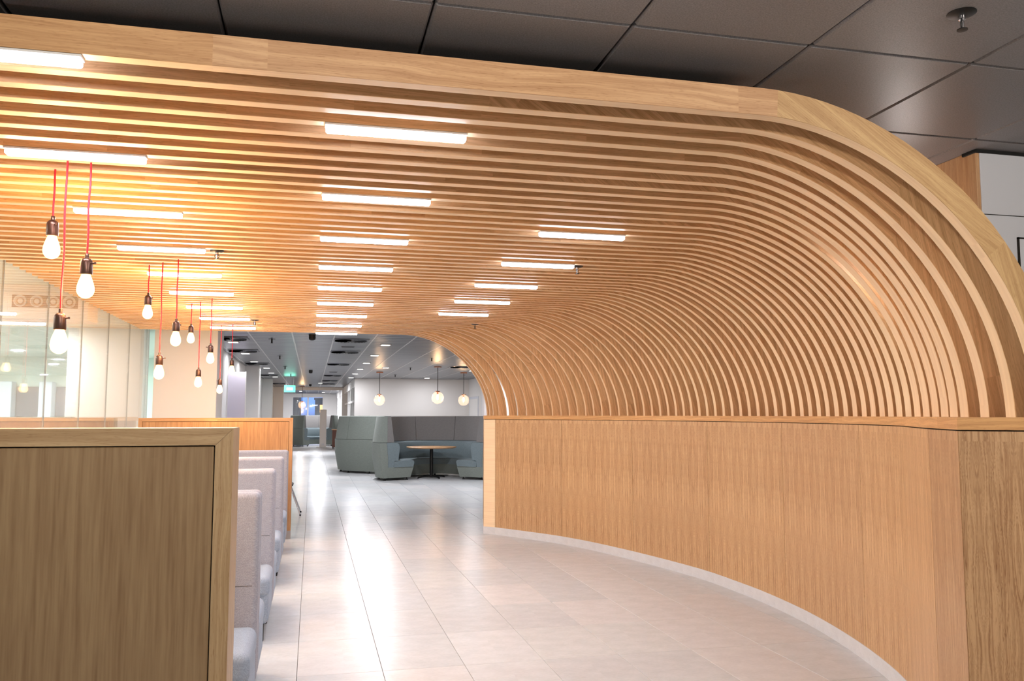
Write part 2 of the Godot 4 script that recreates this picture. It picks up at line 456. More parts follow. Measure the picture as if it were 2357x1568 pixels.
# ---------------------------------------------------------------- low curved wall
func build_low_wall() -> void:
	var bend := smooth([Vector2(2.43, -2.79), Vector2(2.637, -3.203), Vector2(2.87, -3.60), Vector2(3.107, -4.011), Vector2(3.32, -4.644), Vector2(3.478, -5.393), Vector2(3.545, -6.08), Vector2(3.545, -6.65), Vector2(3.487, -7.375), Vector2(3.217, -8.559), Vector2(2.861, -9.563), Vector2(2.271, -10.522)], 0.08)
	var w := thing("curved_low_wall", "low oak panelled wall curving along the right side under the slats", "low wall")
	var back := []
	for p in bend: back.append(Vector2(maxf(curve_at(slat_plan, p.y) + 0.14, p.x + 0.2), p.y))
	# run: pieces of the visible outline, each with its own panels
	var seams := [-3.203, -4.644, -5.89, -7.13, -8.36, -9.563]
	var runs := []
	var cur := []
	for i in bend.size():
		cur.append(bend[i])
		for s in seams:
			if i + 1 < bend.size() and bend[i].y > s and bend[i + 1].y <= s:
				var f: float = (bend[i].y - s) / (bend[i].y - bend[i + 1].y)
				var m: Vector2 = bend[i].lerp(bend[i + 1], f)
				cur.append(m); runs.append(cur); cur = [m]
	runs.append(cur)
	runs.push_front([Vector2(2.65, -2.57), Vector2(2.43, -2.79)])
	runs.append([Vector2(2.271, -10.522), Vector2(2.146, -10.637)])
	runs.append([Vector2(2.146, -10.637), Vector2(2.29, -11.40)])
	var n := 0
	var along := 0.0
	for r in runs:
		part("panel", wall_piece(r, 0.09, 1.437, 0.0, 0.02, M.edge_2 if n == 8 else M["veneer_%d" % [2, 2, 0, 1, 0, 1, 0, 1, 0, 1][n]], along, 0.002, true), w)
		along += length(r); n += 1
	# skirting, cap boards, joint shadow, core
	var all := [Vector2(2.65, -2.57)] + bend + [Vector2(2.146, -10.637), Vector2(2.29, -11.40)]
	var pl := ArrayMesh.new()
	for seg in [[Vector2(2.65, -2.57), Vector2(2.43, -2.79)], bend, [Vector2(2.271, -10.522), Vector2(2.146, -10.637)], [Vector2(2.146, -10.637), Vector2(2.29, -11.40)]]:
		wall_into(pl, seg, 0.0, 0.09, -0.004, 0.025, M.plinth, 0.0, 0.0, false)
	part("skirting", pl, w, Vector3.ZERO, "white stone skirting")
	var core := ArrayMesh.new()
	wall_into(core, all, 0.0, 1.443, 0.012, 0.03, M.shadow_gap, 0.0, 0.0, false)
	part("core", core, w)
	var bk := ArrayMesh.new()
	var rear := [Vector2(2.95, -2.57)] + back + [Vector2(2.60, -10.9), Vector2(2.56, -11.40)]
	rear.reverse()
	wall_into(bk, rear, 0.0, 1.44, 0.0, 0.02, M.veneer_2, 0.0, 0.0, true)
	wall_into(bk, [Vector2(2.95, -2.57), Vector2(2.65, -2.57)], 0.0, 1.44, 0.0, 0.02, M.veneer_2, 0.0, 0.0, true)
	part("back_panel", bk, w)
	# cap: horizontal boards following the bend
	var cuts := [[-2.0, -3.05], [-3.05, -4.9], [-4.9, -6.9], [-6.9, -8.3], [-8.3, -12.0]]
	var front := [Vector2(2.65, -2.57), Vector2(2.43, -2.79)] + bend.slice(1) + [Vector2(2.146, -10.637), Vector2(2.29, -11.40)]
	var rr := [Vector2(2.95, -2.57)] + [Vector2(2.93, -2.79)] + back.slice(1) + [Vector2(2.60, -10.9), Vector2(2.56, -11.40)]
	for c in cuts.size():
		var A := []; var B := []
		for i in front.size():
			if i > 0 and front[i - 1].y > cuts[c][0] and front[i].y <= cuts[c][0]:
				var f: float = (front[i - 1].y - cuts[c][0]) / (front[i - 1].y - front[i].y)
				A.append(front[i - 1].lerp(front[i], f)); B.append(rr[i - 1].lerp(rr[i], f))
			if front[i].y <= cuts[c][0] and front[i].y > cuts[c][1]: A.append(front[i]); B.append(rr[i])
			if i > 0 and front[i - 1].y > cuts[c][1] and front[i].y <= cuts[c][1]:
				var f2: float = (front[i - 1].y - cuts[c][1]) / (front[i - 1].y - front[i].y)
				A.append(front[i - 1].lerp(front[i], f2)); B.append(rr[i - 1].lerp(rr[i], f2))
		var s := Shape.new()
		var l := c * 0.7
		for i in A.size() - 1:
			var a0 := Vector3(A[i].x, 1.442, A[i].y); var a1 := Vector3(A[i + 1].x, 1.442, A[i + 1].y)
			var b0 := Vector3(B[i].x, 1.442, B[i].y); var b1 := Vector3(B[i + 1].x, 1.442, B[i + 1].y)
			var up := Vector3(0, 0.048, 0)
			var t := (a1 - a0).normalized()
			var nn := Vector3(t.z, 0, -t.x)
			if nn.dot(a0 - b0) < 0: nn = -nn
			var l1: float = l + a0.distance_to(a1)
			s.strip([a0, a1], [a0 + up, a1 + up], [nn, nn], [nn, nn], [l, l1], 0.1, 0.148)
			s.strip([a0 + up, a1 + up], [b0 + up, b1 + up], [Vector3.UP, Vector3.UP], [Vector3.UP, Vector3.UP], [l, l1], 0.2, 0.4)
			s.strip([b0, b1], [b0 + up, b1 + up], [-nn, -nn], [-nn, -nn], [l, l1], 0.1, 0.148)
			s.strip([a0, a1], [b0, b1], [Vector3.DOWN, Vector3.DOWN], [Vector3.DOWN, Vector3.DOWN], [l, l1], 0.2, 0.4)
			l = l1
		part("cap_board", s.done(M.oak_cap if c % 2 else M.oak_cap_b), w)

func length(r: Array) -> float:
	var l := 0.0
	for i in r.size() - 1: l += r[i].distance_to(r[i + 1])
	return l

func wall_piece(r: Array, y0: float, y1: float, inset: float, thick: float, m: Material, u0: float, gap: float, smoothed: bool) -> ArrayMesh:
	return wall_into(ArrayMesh.new(), r, y0, y1, inset, thick, m, u0, gap, smoothed)

# an upright sheet along a plan line; the room is on the left of the line's direction when z falls
func wall_into(mesh: ArrayMesh, r: Array, y0: float, y1: float, inset: float, thick: float, m: Material, u0: float, gap: float, _smoothed: bool) -> ArrayMesh:
	var s := Shape.new()
	var P := r.duplicate()
	if gap > 0.0:
		P[0] = P[0] + (P[1] - P[0]).normalized() * gap
		P[-1] = P[-1] + (P[-2] - P[-1]).normalized() * gap
	var F0 := []; var F1 := []; var K0 := []; var K1 := []; var N := []; var Nb := []; var U := []
	var u := u0
	for i in P.size():
		var d: Vector2 = (P[mini(i + 1, P.size() - 1)] - P[maxi(i - 1, 0)]).normalized()
		var nn := Vector2(d.y, -d.x)   # direction (0,-1) gives (-1,0): towards the room
		if i > 0: u += P[i].distance_to(P[i - 1])
		var f: Vector2 = P[i] - nn * inset
		var k: Vector2 = P[i] - nn * (inset + thick)
		F0.append(Vector3(f.x, y0, f.y)); F1.append(Vector3(f.x, y1, f.y)); K0.append(Vector3(k.x, y0, k.y)); K1.append(Vector3(k.x, y1, k.y))
		N.append(Vector3(nn.x, 0, nn.y)); Nb.append(Vector3(-nn.x, 0, -nn.y)); U.append(u)
	var up := []; var dn := []
	for i in P.size(): up.append(Vector3.UP); dn.append(Vector3.DOWN)
	s.strip(F0, F1, N, N, U, y0, y1)
	s.strip(K0, K1, Nb, Nb, U, y0, y1)
	s.strip(F1, K1, up, up, U, 0, thick)
	s.strip(F0, K0, dn, dn, U, 0, thick)
	for e in [0, -1]:
		var q: Vector3 = (F0[0] - F0[1]).normalized() if e == 0 else (F0[-1] - F0[-2]).normalized()
		s.face([F0[e], F1[e], K1[e], K0[e]], q, Vector3.RIGHT, Vector3.UP)
	return s.into(mesh, m)

# ---------------------------------------------------------------- slatted canopy
func build_canopy() -> void:
	var rng := RandomNumberGenerator.new()
	rng.seed = 21
	var cp := thing("slatted_canopy", "ceiling of parallel oak slats that arches down onto the low curved wall", "canopy")
	for k in 61:
		var z := slat_z(k)
		part("slat", slat(curve_at(slat_plan, z), z, rng, k == 0), cp)
	# dark carrier sheet above the flat part of the slats
	var A := []; var B := []; var N := []; var U := []
	for i in 40:
		var z: float = lerpf(-2.74, -11.24, i / 39.0)
		A.append(Vector3(-2.11, 2.672, z)); B.append(Vector3(curve_at(slat_plan, z) - 1.15, 2.672, z)); N.append(Vector3.DOWN); U.append(-z)
	var s := Shape.new()
	s.strip(A, B, N, N, U, 0, 1)
	var A2 := []; var B2 := []; var N2 := []
	for i in 40: A2.append(A[i] + Vector3(0, 0.02, 0)); B2.append(B[i] + Vector3(0, 0.02, 0)); N2.append(Vector3.UP)
	s.strip(A2, B2, N2, N2, U, 0, 1)
	part("carrier_board", s.done(M.felt), cp)
	var h := Shape.new()
	h.tube([Vector3(0, 2.69, 0), Vector3(0, 2.752, 0)], 0.006, 6, false)
	var hm := h.done(M.black_metal)
	for x in [-1.8, -0.6, 0.6]:
		for z in [-3.6, -5.6, -7.6, -9.6]: part("hanger_rod", hm, cp, Vector3(x, 0, z))

func slat(xs: float, z: float, rng: RandomNumberGenerator, fascia: bool) -> ArrayMesh:
	var P := []   # inner edge, flat run then the bend
	var x := -2.12
	var xb := xs - 1.15
	while x < xb - 0.1: P.append(Vector2(x, HC)); x += 0.45
	for i in 29:
		var a := i / 28.0 * PI / 2
		P.append(Vector2(xb + 1.15 * pow(sin(a), 2.0 / 1.9), HC - 1.08 + 1.08 * pow(maxf(cos(a), 0.0), 2.0 / 1.9)))
	var T := []; var L := [0.0]
	for i in P.size():
		var d: Vector2 = (P[mini(i + 1, P.size() - 1)] - P[maxi(i - 1, 0)]).normalized()
		T.append(Vector2(-d.y, d.x))   # away from the room
		if i > 0: L.append(L[i - 1] + P[i].distance_to(P[i - 1]))
	T[-1] = Vector2(1, 0)
	for i in P.size(): if P[i].y >= HC - 0.0001: T[i] = Vector2(0, 1)
	var first_bend := P.size() - 29
	# where one board ends and the next begins
	var joints := [0]
	var i0 := 1 + rng.randi() % 3
	while i0 < first_bend - 1: joints.append(i0); i0 += 2 + rng.randi() % 4
	var jb := first_bend + (1 if fascia else rng.randi() % 6) - (0 if fascia else 2)
	joints.append(jb); joints.append(jb + 12 + rng.randi() % 5); joints.append(P.size() - 1)
	var mesh := ArrayMesh.new()
	var parts := {}
	var edges := {}
	for j in joints.size() - 1:
		var a: int = joints[j]
		var b: int = joints[j + 1]
		var key: int = rng.randi() % 6
		if fascia: key = [3, 0, 3, 5, 4, 4, 4, 4][mini(j, 7)] if a < jb else 4
		if not parts.has(key): parts[key] = Shape.new(); edges[key] = Shape.new()
		var s: Shape = parts[key]
		var e: Shape = edges[key]
		var off := Vector2(rng.randf() * 3.0, rng.randf())
		var ang := 0.0 if a < jb else (-0.62 if b < P.size() - 1 else -1.35) + rng.randf_range(-0.1, 0.1)
		var ug := Vector3(cos(ang), sin(ang), 0)
		var vg := Vector3(-sin(ang), cos(ang), 0)
		var dz := 0.025
		for i in range(a, b):
			var p0 := Vector3(P[i].x, P[i].y, z); var p1 := Vector3(P[i + 1].x, P[i + 1].y, z)
			var q0 := p0 + Vector3(T[i].x, T[i].y, 0) * 0.1; var q1 := p1 + Vector3(T[i + 1].x, T[i + 1].y, 0) * 0.1
			var n0 := Vector3(-T[i].x, -T[i].y, 0); var n1 := Vector3(-T[i + 1].x, -T[i + 1].y, 0)
			var f := Vector3(0, 0, dz)
			var c := 0.002
			s.face([p0 + f - n0 * c, p1 + f - n1 * c, q1 + f, q0 + f], Vector3.BACK, ug, vg, off)
			s.face([p0 - f - n0 * c, p1 - f - n1 * c, q1 - f, q0 - f], Vector3.FORWARD, ug, vg, off)
			var g := Vector3(0, 0, dz - c)
			var uo := [L[i] + off.x, L[i + 1] + off.x]
			e.strip([p0 + g, p1 + g], [p0 - g, p1 - g], [n0, n1], [n0, n1], uo, off.y, off.y + 0.05)
			s.strip([p0 + g, p1 + g], [p0 + f - n0 * c, p1 + f - n1 * c], [n0, n1], [Vector3.BACK, Vector3.BACK], uo, off.y, off.y + 0.003)
			s.strip([p0 - g, p1 - g], [p0 - f - n0 * c, p1 - f - n1 * c], [n0, n1], [Vector3.FORWARD, Vector3.FORWARD], uo, off.y, off.y + 0.003)
			s.strip([q0 + f, q1 + f], [q0 - f, q1 - f], [-n0, -n1], [-n0, -n1], uo, off.y, off.y + 0.05)
			if i == 0: s.face([p0 + f, p0 - f, q0 - f, q0 + f], Vector3.LEFT, Vector3.UP, Vector3.BACK)
			if i == P.size() - 2: s.face([p1 + f, p1 - f, q1 - f, q1 + f], Vector3.DOWN, Vector3.RIGHT, Vector3.BACK)
	for key in parts:
		parts[key].into(mesh, M[("oak_%d" if fascia else "slat_%d") % key]); edges[key].into(mesh, M["edge_%d" % key])
	return mesh

# ---------------------------------------------------------------- booth partitions
func build_partitions() -> void:
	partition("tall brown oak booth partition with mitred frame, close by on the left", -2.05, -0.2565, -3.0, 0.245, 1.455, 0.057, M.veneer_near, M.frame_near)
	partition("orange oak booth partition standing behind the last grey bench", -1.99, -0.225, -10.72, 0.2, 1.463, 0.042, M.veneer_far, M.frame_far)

func partition(label: String, x0: float, x1: float, z: float, th: float, h: float, fr: float, mv: Material, mf: Material) -> void:
	var o := thing("booth_partition", label, "partition", Vector3((x0 + x1) / 2, 0, z - th / 2))
	var w := (x1 - x0) / 2
	var d := th / 2
	var b0 := 0.1
	for side in [1.0, -1.0]:
		part("panel", span(Vector3(-w + fr + 0.004, b0, side * (d - 0.02)), Vector3(w - fr - 0.004, h - fr - 0.004, side * (d - 0.002)), mv, 0.002, 0), o)
	part("core", span(Vector3(-w + 0.03, 0.09, -d + 0.018), Vector3(w - 0.03, h - 0.03, d - 0.018), M.shadow_gap, 0.0), o)
	# mitred frame: top rail and two stiles
	var t := Shape.new()
	prism(t, [Vector2(-w, h), Vector2(w, h), Vector2(w - fr, h - fr), Vector2(-w + fr, h - fr)], d, Vector3.RIGHT, Vector3.UP)
	part("top_rail", t.done(mf), o)
	var l := Shape.new()
	prism(l, [Vector2(-w, h - 0.001), Vector2(-w + fr, h - fr - 0.001), Vector2(-w + fr, b0), Vector2(-w, b0)], d, Vector3.UP, Vector3.RIGHT)
	part("stile", l.done(mf), o)
	var r := Shape.new()
	prism(r, [Vector2(w, h - 0.001), Vector2(w - fr, h - fr - 0.001), Vector2(w - fr, b0), Vector2(w, b0)], d, Vector3.UP, Vector3.RIGHT)
	part("stile", r.done(mf), o)
	part("skirting", span(Vector3(-w, 0, -d), Vector3(w, b0, d), M.grey_plinth, 0.002), o, Vector3.ZERO, "grey skirting")

# upright polygon in x/y given thickness in z, edges eased by a small chamfer ring
func prism(s: Shape, p: Array, d: float, ug: Vector3, vg: Vector3) -> void:
	var mid := Vector2.ZERO
	for q in p: mid += q / p.size()
	var e := 0.002
	var n := p.size()
	for side in [1.0, -1.0]:
		var f := []
		for q in p: f.append(Vector3(q.x, q.y, side * d))
		s.face(f, Vector3(0, 0, side), ug, vg)
	for i in n:
		var a: Vector2 = p[i]
		var b: Vector2 = p[(i + 1) % n]
		var nn := Vector2(b.y - a.y, a.x - b.x).normalized()
		if nn.dot((a + b) / 2 - mid) < 0: nn = -nn
		s.face([Vector3(a.x, a.y, d), Vector3(b.x, b.y, d), Vector3(b.x, b.y, -d), Vector3(a.x, a.y, -d)], Vector3(nn.x, nn.y, 0), ug if absf((b - a).normalized().dot(Vector2(ug.x, ug.y))) > 0.5 else vg, Vector3.BACK)

# ---------------------------------------------------------------- lamps in the slats
const ORD := ["first", "second", "third", "fourth", "fifth", "sixth", "seventh", "eighth", "ninth"]
func build_lights() -> void:
	var led: Node3D = null
	var rows := [[-0.955, [0, 7, 14, 21, 28, 35, 42, 49, 56], "row over the red cords"], [0.29, [3, 10, 17, 24, 31, 38, 45, 52, 59], "middle row over the walkway"], [1.535, [14, 21, 28, 35, 42], "row nearest the arch"]]
	for r in rows:
		for i in r[1].size():
			var at := Vector3(r[0], HC - 0.001, slat_z(r[1][i]))
			var lab := "white LED strip, %s from the front in the %s" % [ORD[i], r[2]]
			if led == null:
				led = thing("led_strip", lab, "light", at, 0, "LED strips under the slats")
				part("housing", bx(Vector3(0, -0.004, 0), Vector3(0.53, 0.008, 0.048), M.white_paint, 0.001), led)
				part("diffuser", bx(Vector3(0, -0.019, 0), Vector3(0.524, 0.022, 0.042), M.led_white, 0.006), led)
			else: dup(led, "led_strip", lab, at)
			area("led_light", at + Vector3(0, -0.033, 0), Vector2(0.52, 0.04), LED_E, Color(0.97, 0.97, 1.0))
	# opal dome lamps on the corridor ceiling above the frame
	var dl: Node3D = null
	for q in [[-0.1, "nearest the glass wall"], [2.5, "nearest the grey wall"]]:
		var at := Vector3(q[0], 2.75, -0.5)
		var lab: String = "round opal dome lamp on the dark corridor ceiling, " + q[1]
		if dl == null:
			dl = thing("dome_lamp", lab, "light", at, 0, "dome lamps of the corridor")
			var a := Shape.new()
			a.lathe([Vector2(0.0001, 0.0), Vector2(0.19, 0.0), Vector2(0.19, -0.03), Vector2(0.17, -0.035), Vector2(0.0001, -0.035)], Vector3.ZERO, 32)
			part("base", a.done(M.metal_seam), dl)
			var b := Shape.new()
			var pr := []
			for i in 13: pr.append(Vector2(maxf(0.17 * sin(PI / 2 * i / 12.0), 0.0001), -0.035 - 0.20 * cos(PI / 2 * i / 12.0)))
			b.lathe(pr, Vector3.ZERO, 32)
			part("shade", b.done(M.downlight_white), dl)
		else: dup(dl, "dome_lamp", lab, at)
		omni("dome_light", at + Vector3(0, -0.16, 0), CORR_E, Color(1, 0.96, 0.91), 0.12)
	# bulkhead lamp in the gap behind the arch, on the timber side of the grey wall
	var sv := thing("wall_lamp", "small round wall lamp in the gap between the arch and the grey wall", "light", Vector3(3.03, 2.33, -3.7))
	var sb := Shape.new()
	sb.lathe([Vector2(0.0001, 0.0), Vector2(0.045, 0.0), Vector2(0.045, -0.02), Vector2(0.0001, -0.02)], Vector3.ZERO, 20)
	part("backplate", sb.done(M.metal_seam), sv).rotation.z = -PI / 2
	var so := Shape.new()
	so.lathe([Vector2(0.035, -0.02), Vector2(0.035, -0.05), Vector2(0.02, -0.07), Vector2(0.0001, -0.072)], Vector3.ZERO, 20)
	part("shade", so.done(M.downlight_white), sv).rotation.z = -PI / 2
	omni("wall_lamp_light", Vector3(2.975, 2.33, -3.7), 0.10, Color(1, 0.96, 0.95), 0.03)
const LED_E := 0.6
const CORR_E := 2.6

# ---------------------------------------------------------------- bulbs on red cords, sprinklers
func build_pendants() -> void:
	var g := [["front", -3.869], ["second", -6.205], ["third", -8.40], ["rear", -10.47]]
	var spots := [[0, -1.113, -4.003, 2.172, "short"], [0, -1.027, -3.869, 1.751, "long"], [0, -0.936, -3.82, 1.986, "middle length"],
		[1, -1.155, -6.351, 2.179, "short"], [1, -1.041, -6.202, 1.744, "long"], [1, -0.918, -6.072, 1.967, "middle length"],
		[2, -1.148, -8.535, 2.184, "short"], [2, -1.05, -8.415, 1.757, "long"], [2, -0.916, -8.166, 1.966, "middle length"],
		[3, -1.075, -10.537, 1.751, "long"], [3, -0.932, -10.355, 1.976, "middle length"]]
	var bulb := Shape.new()   # pear-shaped filament bulb, bottom at y = 0
	var prof := [Vector2(0.0001, 0.0)]
	for i in range(1, 9): prof.append(Vector2(0.0345 * sin(i / 8.0 * PI / 2), 0.036 - 0.036 * cos(i / 8.0 * PI / 2)))
	prof.append_array([Vector2(0.0335, 0.05), Vector2(0.029, 0.068), Vector2(0.023, 0.085), Vector2(0.018, 0.098), Vector2(0.0165, 0.108)])
	bulb.lathe(prof, Vector3.ZERO, 24)
	var bm := bulb.done(M.bulb_warm)
	var so := Shape.new()
	so.lathe([Vector2(0.0001, 0.100), Vector2(0.0235, 0.101), Vector2(0.0245, 0.104), Vector2(0.0245, 0.150), Vector2(0.0225, 0.160), Vector2(0.017, 0.168), Vector2(0.0085, 0.172), Vector2(0.0075, 0.188), Vector2(0.005, 0.190), Vector2(0.0001, 0.190)], Vector3.ZERO, 20)
	var sm := so.done(M.bronze)
	var sw := Shape.new()
	sw.tube([Vector3(0.022, 0.148, 0), Vector3(0.036, 0.150, 0)], 0.0035, 8)
	sw.lathe([Vector2(0.0001, 0.1455), Vector2(0.004, 0.146), Vector2(0.004, 0.154), Vector2(0.0001, 0.1545)], Vector3(0.037, 0, 0), 10)
	var wm := sw.done(M.bronze)
	for s in spots:
		s[2] = slat_z(roundi((-2.675 - s[2]) / PITCH))
		var o := thing("pendant_bulb", "glowing pear bulb on a %s red cord in the %s cluster of hanging bulbs" % [s[4], g[s[0]][0]], "pendant lamp", Vector3(s[1], s[3], s[2]), s[2] * 5.0)
		part("bulb", bm, o); part("socket", sm, o); part("switch", wm, o)
		var c := Shape.new()
		var pts := []
		var top: float = HC - 0.001 - s[3]
		for i in 9:
			var f := i / 8.0
			pts.append(Vector3(0.004 * sin(f * 9.0 + s[1] * 20.0) * (1.0 - f) * f * 3.0, lerpf(0.186, top, f), 0))
		c.tube(pts, 0.0042, 7)
		part("cord", c.done(M.red_cord), o)
		omni("bulb_light", Vector3(s[1], s[3] + 0.04, s[2]), BULB_E, Color(1.0, 0.77, 0.50), 0.02)
	# sprinklers
	var sp: Node3D = null
	var where := [[Vector3(-0.628, HC, slat_z(22) + 0.072), "sprinkler under the slats beside the second cluster of bulbs"], [Vector3(-0.653, HC, slat_z(51) + 0.072), "small sprinkler under the slats near the rear cluster of bulbs"], [Vector3(1.847, HC, slat_z(22) + 0.072), "sprinkler under the slats beside the right row of LED strips"], [Vector3(1.861, HC, slat_z(50) + 0.072), "small sprinkler under the slats where the arch bends down"], [Vector3(1.95, 2.75, -2.141), "dark sprinkler with round rosette on the dark corridor ceiling"]]
	for s in where:
		if sp == null:
			sp = thing("sprinkler", s[1], "sprinkler", s[0])
			var a := Shape.new()
			a.lathe([Vector2(0.0001, 0.02), Vector2(0.041, 0.02), Vector2(0.043, -0.002), Vector2(0.03, -0.007), Vector2(0.013, -0.009), Vector2(0.0001, -0.009)], Vector3.ZERO, 24)
			part("rosette", a.done(M.black_metal), sp)
			var b := Shape.new()
			b.lathe([Vector2(0.011, 0.10), Vector2(0.011, -0.022), Vector2(0.006, -0.026), Vector2(0.006, -0.05), Vector2(0.0001, -0.05)], Vector3.ZERO, 12)
			part("body", b.done(M.chrome), sp)
			var y := Shape.new()
			y.tube([Vector3(-0.009, -0.02, 0), Vector3(-0.014, -0.036, 0), Vector3(-0.004, -0.052, 0)], 0.0025, 6)
			y.tube([Vector3(0.009, -0.02, 0), Vector3(0.014, -0.036, 0), Vector3(0.004, -0.052, 0)], 0.0025, 6)
			part("yoke", y.done(M.black_metal), sp)
			var d := Shape.new()
			d.lathe([Vector2(0.0001, -0.051), Vector2(0.016, -0.052), Vector2(0.016, -0.055), Vector2(0.0001, -0.056)], Vector3.ZERO, 16)
			part("deflector", d.done(M.black_metal), sp)
		else: dup(sp, "sprinkler", s[1], s[0], 0.7)
const BULB_E := 0.5

# ---------------------------------------------------------------- the hall beyond the canopy
func build_hall() -> void:
	struct("wall_left", span(Vector3(-1.9, 0, -12.7), Vector3(-1.694, 2.75, -51.6), M.white_paint, 0.0), "white left wall of the hall behind the columns")
	struct("trim_1", span(Vector3(-2.06, 0, -11.98), Vector3(-1.26, 2.75, -12.75), M.white_paint, 0.004), "broad white column at the end of the glass wall")
	struct("trim_2", span(Vector3(-1.70, 0, -22.6), Vector3(-1.345, 2.75, -23.2), M.white_paint, 0.004), "white column halfway down the left side of the hall")
	struct("trim_3", span(Vector3(-1.70, 0, -30.5), Vector3(-1.37, 2.75, -31.1), M.white_paint, 0.004), "white column further down the left side of the hall")
	var k3 := Shape.new()
	k3.lathe([Vector2(0.0001, 0.01), Vector2(0.04, 0.008), Vector2(0.045, 0)], Vector3.ZERO, 16)
	struct("wall_hall_right", span(Vector3(5.42, 0, -11.4), Vector3(5.6, 2.8, -29.8), M.white_paint, 0.0), "white right wall of the hall")
	struct("wall_far", span(Vector3(1.42, 0, -29.6), Vector3(5.6, 2.8, -29.8), M.white_paint, 0.0), "white wall behind the round lounge booth")
	var dr := struct("door_2", span(Vector3(5.405, 0, -29.4), Vector3(5.43, 2.12, -27.75), M.grey_paint, 0.004), "white door with grey frame in the right wall of the hall")
	part("door_leaf", span(Vector3(5.398, 0.01, -29.3), Vector3(5.41, 2.04, -27.85), M.white_paint, 0.002), dr)
	struct("trim_4", span(Vector3(5.1, 0, -25.2), Vector3(5.43, 2.75, -25.7), M.grey_paint, 0.004), "grey pier on the right wall of the hall")
	# white board standing out from the left wall
	var bd := thing("white_board", "tall pale lilac board standing against the wall past the broad white column", "board", Vector3(-1.5, 0, -18.0))
	part("panel", span(Vector3(-0.17, 0.04, -0.02), Vector3(0.165, 2.37, 0.02), M.lavender, 0.003), bd)
	part("edge", span(Vector3(0.165, 0.04, -0.022), Vector3(0.18, 2.38, 0.022), M.white_paint, 0.003), bd)
	part("foot", span(Vector3(-0.15, 0, -0.15), Vector3(0.15, 0.04, 0.15), M.grey_paint, 0.003), bd)
	# portal
	var po := struct("trim_5", span(Vector3(-1.70, 2.62, -39.4), Vector3(1.45, 2.75, -39.7), M.white_paint, 0.003), "white portal frame spanning the far end of the hall")
	part("post", span(Vector3(-1.70, 0, -39.4), Vector3(-1.27, 2.62, -39.7), M.white_paint, 0.003), po)
	part("post", span(Vector3(1.33, 0, -39.4), Vector3(1.45, 2.62, -39.7), M.white_paint, 0.003), po)
	# glazed right side between the far wall and the portal
	struct("wall_bulkhead", span(Vector3(1.40, 2.45, -29.8), Vector3(1.60, 2.75, -51.6), M.white_paint, 0.002), "white bulkhead above the glazed screen at the back of the hall")
	var gs := struct("window_1", span(Vector3(1.49, 0.05, -29.8), Vector3(1.50, 2.45, -39.4), M.clear_glass, 0.0), "glazed screen with white mullions at the back of the hall")
	for z in [-29.86, -31.4, -33.4, -36.0, -39.3]: part("mullion", span(Vector3(1.44, 0, z - 0.05), Vector3(1.55, 2.45, z + 0.05), M.white_paint, 0.003), gs)
	for y in [0.05, 1.98]: part("transom", span(Vector3(1.45, y - 0.04, -29.8), Vector3(1.54, y + 0.04, -39.4), M.white_paint, 0.003), gs)
	struct("wall_beyond", span(Vector3(3.8, 0, -29.8), Vector3(4.0, 2.8, -51.6), M.dark_panel, 0.0), "dark wall seen behind the glazed screen at the back of the hall")
	struct("wall_passage", span(Vector3(1.42, 0, -39.72), Vector3(1.6, 2.45, -51.6), M.white_paint, 0.0), "white right wall of the passage beyond the white portal")
	# end wall with the big window
	struct("wall_front", span(Vector3(-1.9, 2.58, -51.6), Vector3(1.6, 2.8, -51.8), M.white_paint, 0.0), "white end wall of the hall round the dusk window")
	struct("wall_front_side", span(Vector3(-1.9, 0, -51.6), Vector3(-1.10, 2.58, -51.8), M.white_paint, 0.0), "white end wall left of the dusk window")
	struct("wall_front_other", span(Vector3(0.605, 0, -51.6), Vector3(1.6, 2.58, -51.8), M.white_paint, 0.0), "white end wall right of the dusk window")
	struct("wall_front_sill", span(Vector3(-1.10, 0, -51.6), Vector3(0.605, 0.5, -51.8), M.white_paint, 0.0), "white end wall below the dusk window")
	var wi := struct("window_2", span(Vector3(-1.10, 2.53, -51.58), Vector3(0.605, 2.6, -51.82), M.white_paint, 0.003), "two pane window at the end of the hall showing the blue dusk")
	part("mullion", span(Vector3(-0.29, 0.5, -51.6), Vector3(-0.20, 2.54, -51.8), M.white_paint, 0.003), wi)
	for p in [[-1.10, -0.29], [-0.20, 0.605]]: part("pane", span(Vector3(p[0], 0.5, -51.7), Vector3(p[1], 2.54, -51.708), M.clear_glass, 0.0), wi)
	# street outside
	struct("ground", span(Vector3(-60, -0.6, -52), Vector3(60, -0.3, -130), M.night_stone, 0.0), "dark street outside the end window")
	var hs := [[-9.0, 5.0, -88.0, 6.0, "dark building across the street at dusk, behind the left pane"], [1.2, 5.0, -92.0, 3.4, "dark building across the street at dusk, behind the right pane"]]
	for h in hs:
		var b := thing("building", h[4], "building", Vector3(h[0] + 3.5, -0.3, h[2]))
		part("walls", span(Vector3(-4.4, 0, -3), Vector3(4.4, h[3], 0), M.night_stone, 0.02), b)
		part("roof", span(Vector3(-4.5, h[3], -3.1), Vector3(4.5, h[3] + 0.2, 0.1), M.dark_panel, 0.02), b)
		for i in 7:
			for j in 2:
				if (i * 5 + j * 3 + int(h[0])) % 3 == 0: continue
				part("window", span(Vector3(-3.9 + i * 1.15, 0.7 + j * 1.35, -0.02), Vector3(-3.4 + i * 1.15, 1.5 + j * 1.35, 0.03), M.window_lit, 0.0), b)
	var cr := thing("chimney_stack", "reddish brick stack outside the left window pane", "chimney", Vector3(-1.35, -0.3, -75.0))
	part("shaft", span(Vector3(-0.22, 0, -0.22), Vector3(0.22, 4.6, 0.22), M.brick_red, 0.02), cr)
	part("crown", span(Vector3(-0.28, 4.6, -0.28), Vector3(0.28, 4.8, 0.28), M.brick_red, 0.02), cr)
	# downlights
	var dl: Node3D = null
	var hall := []
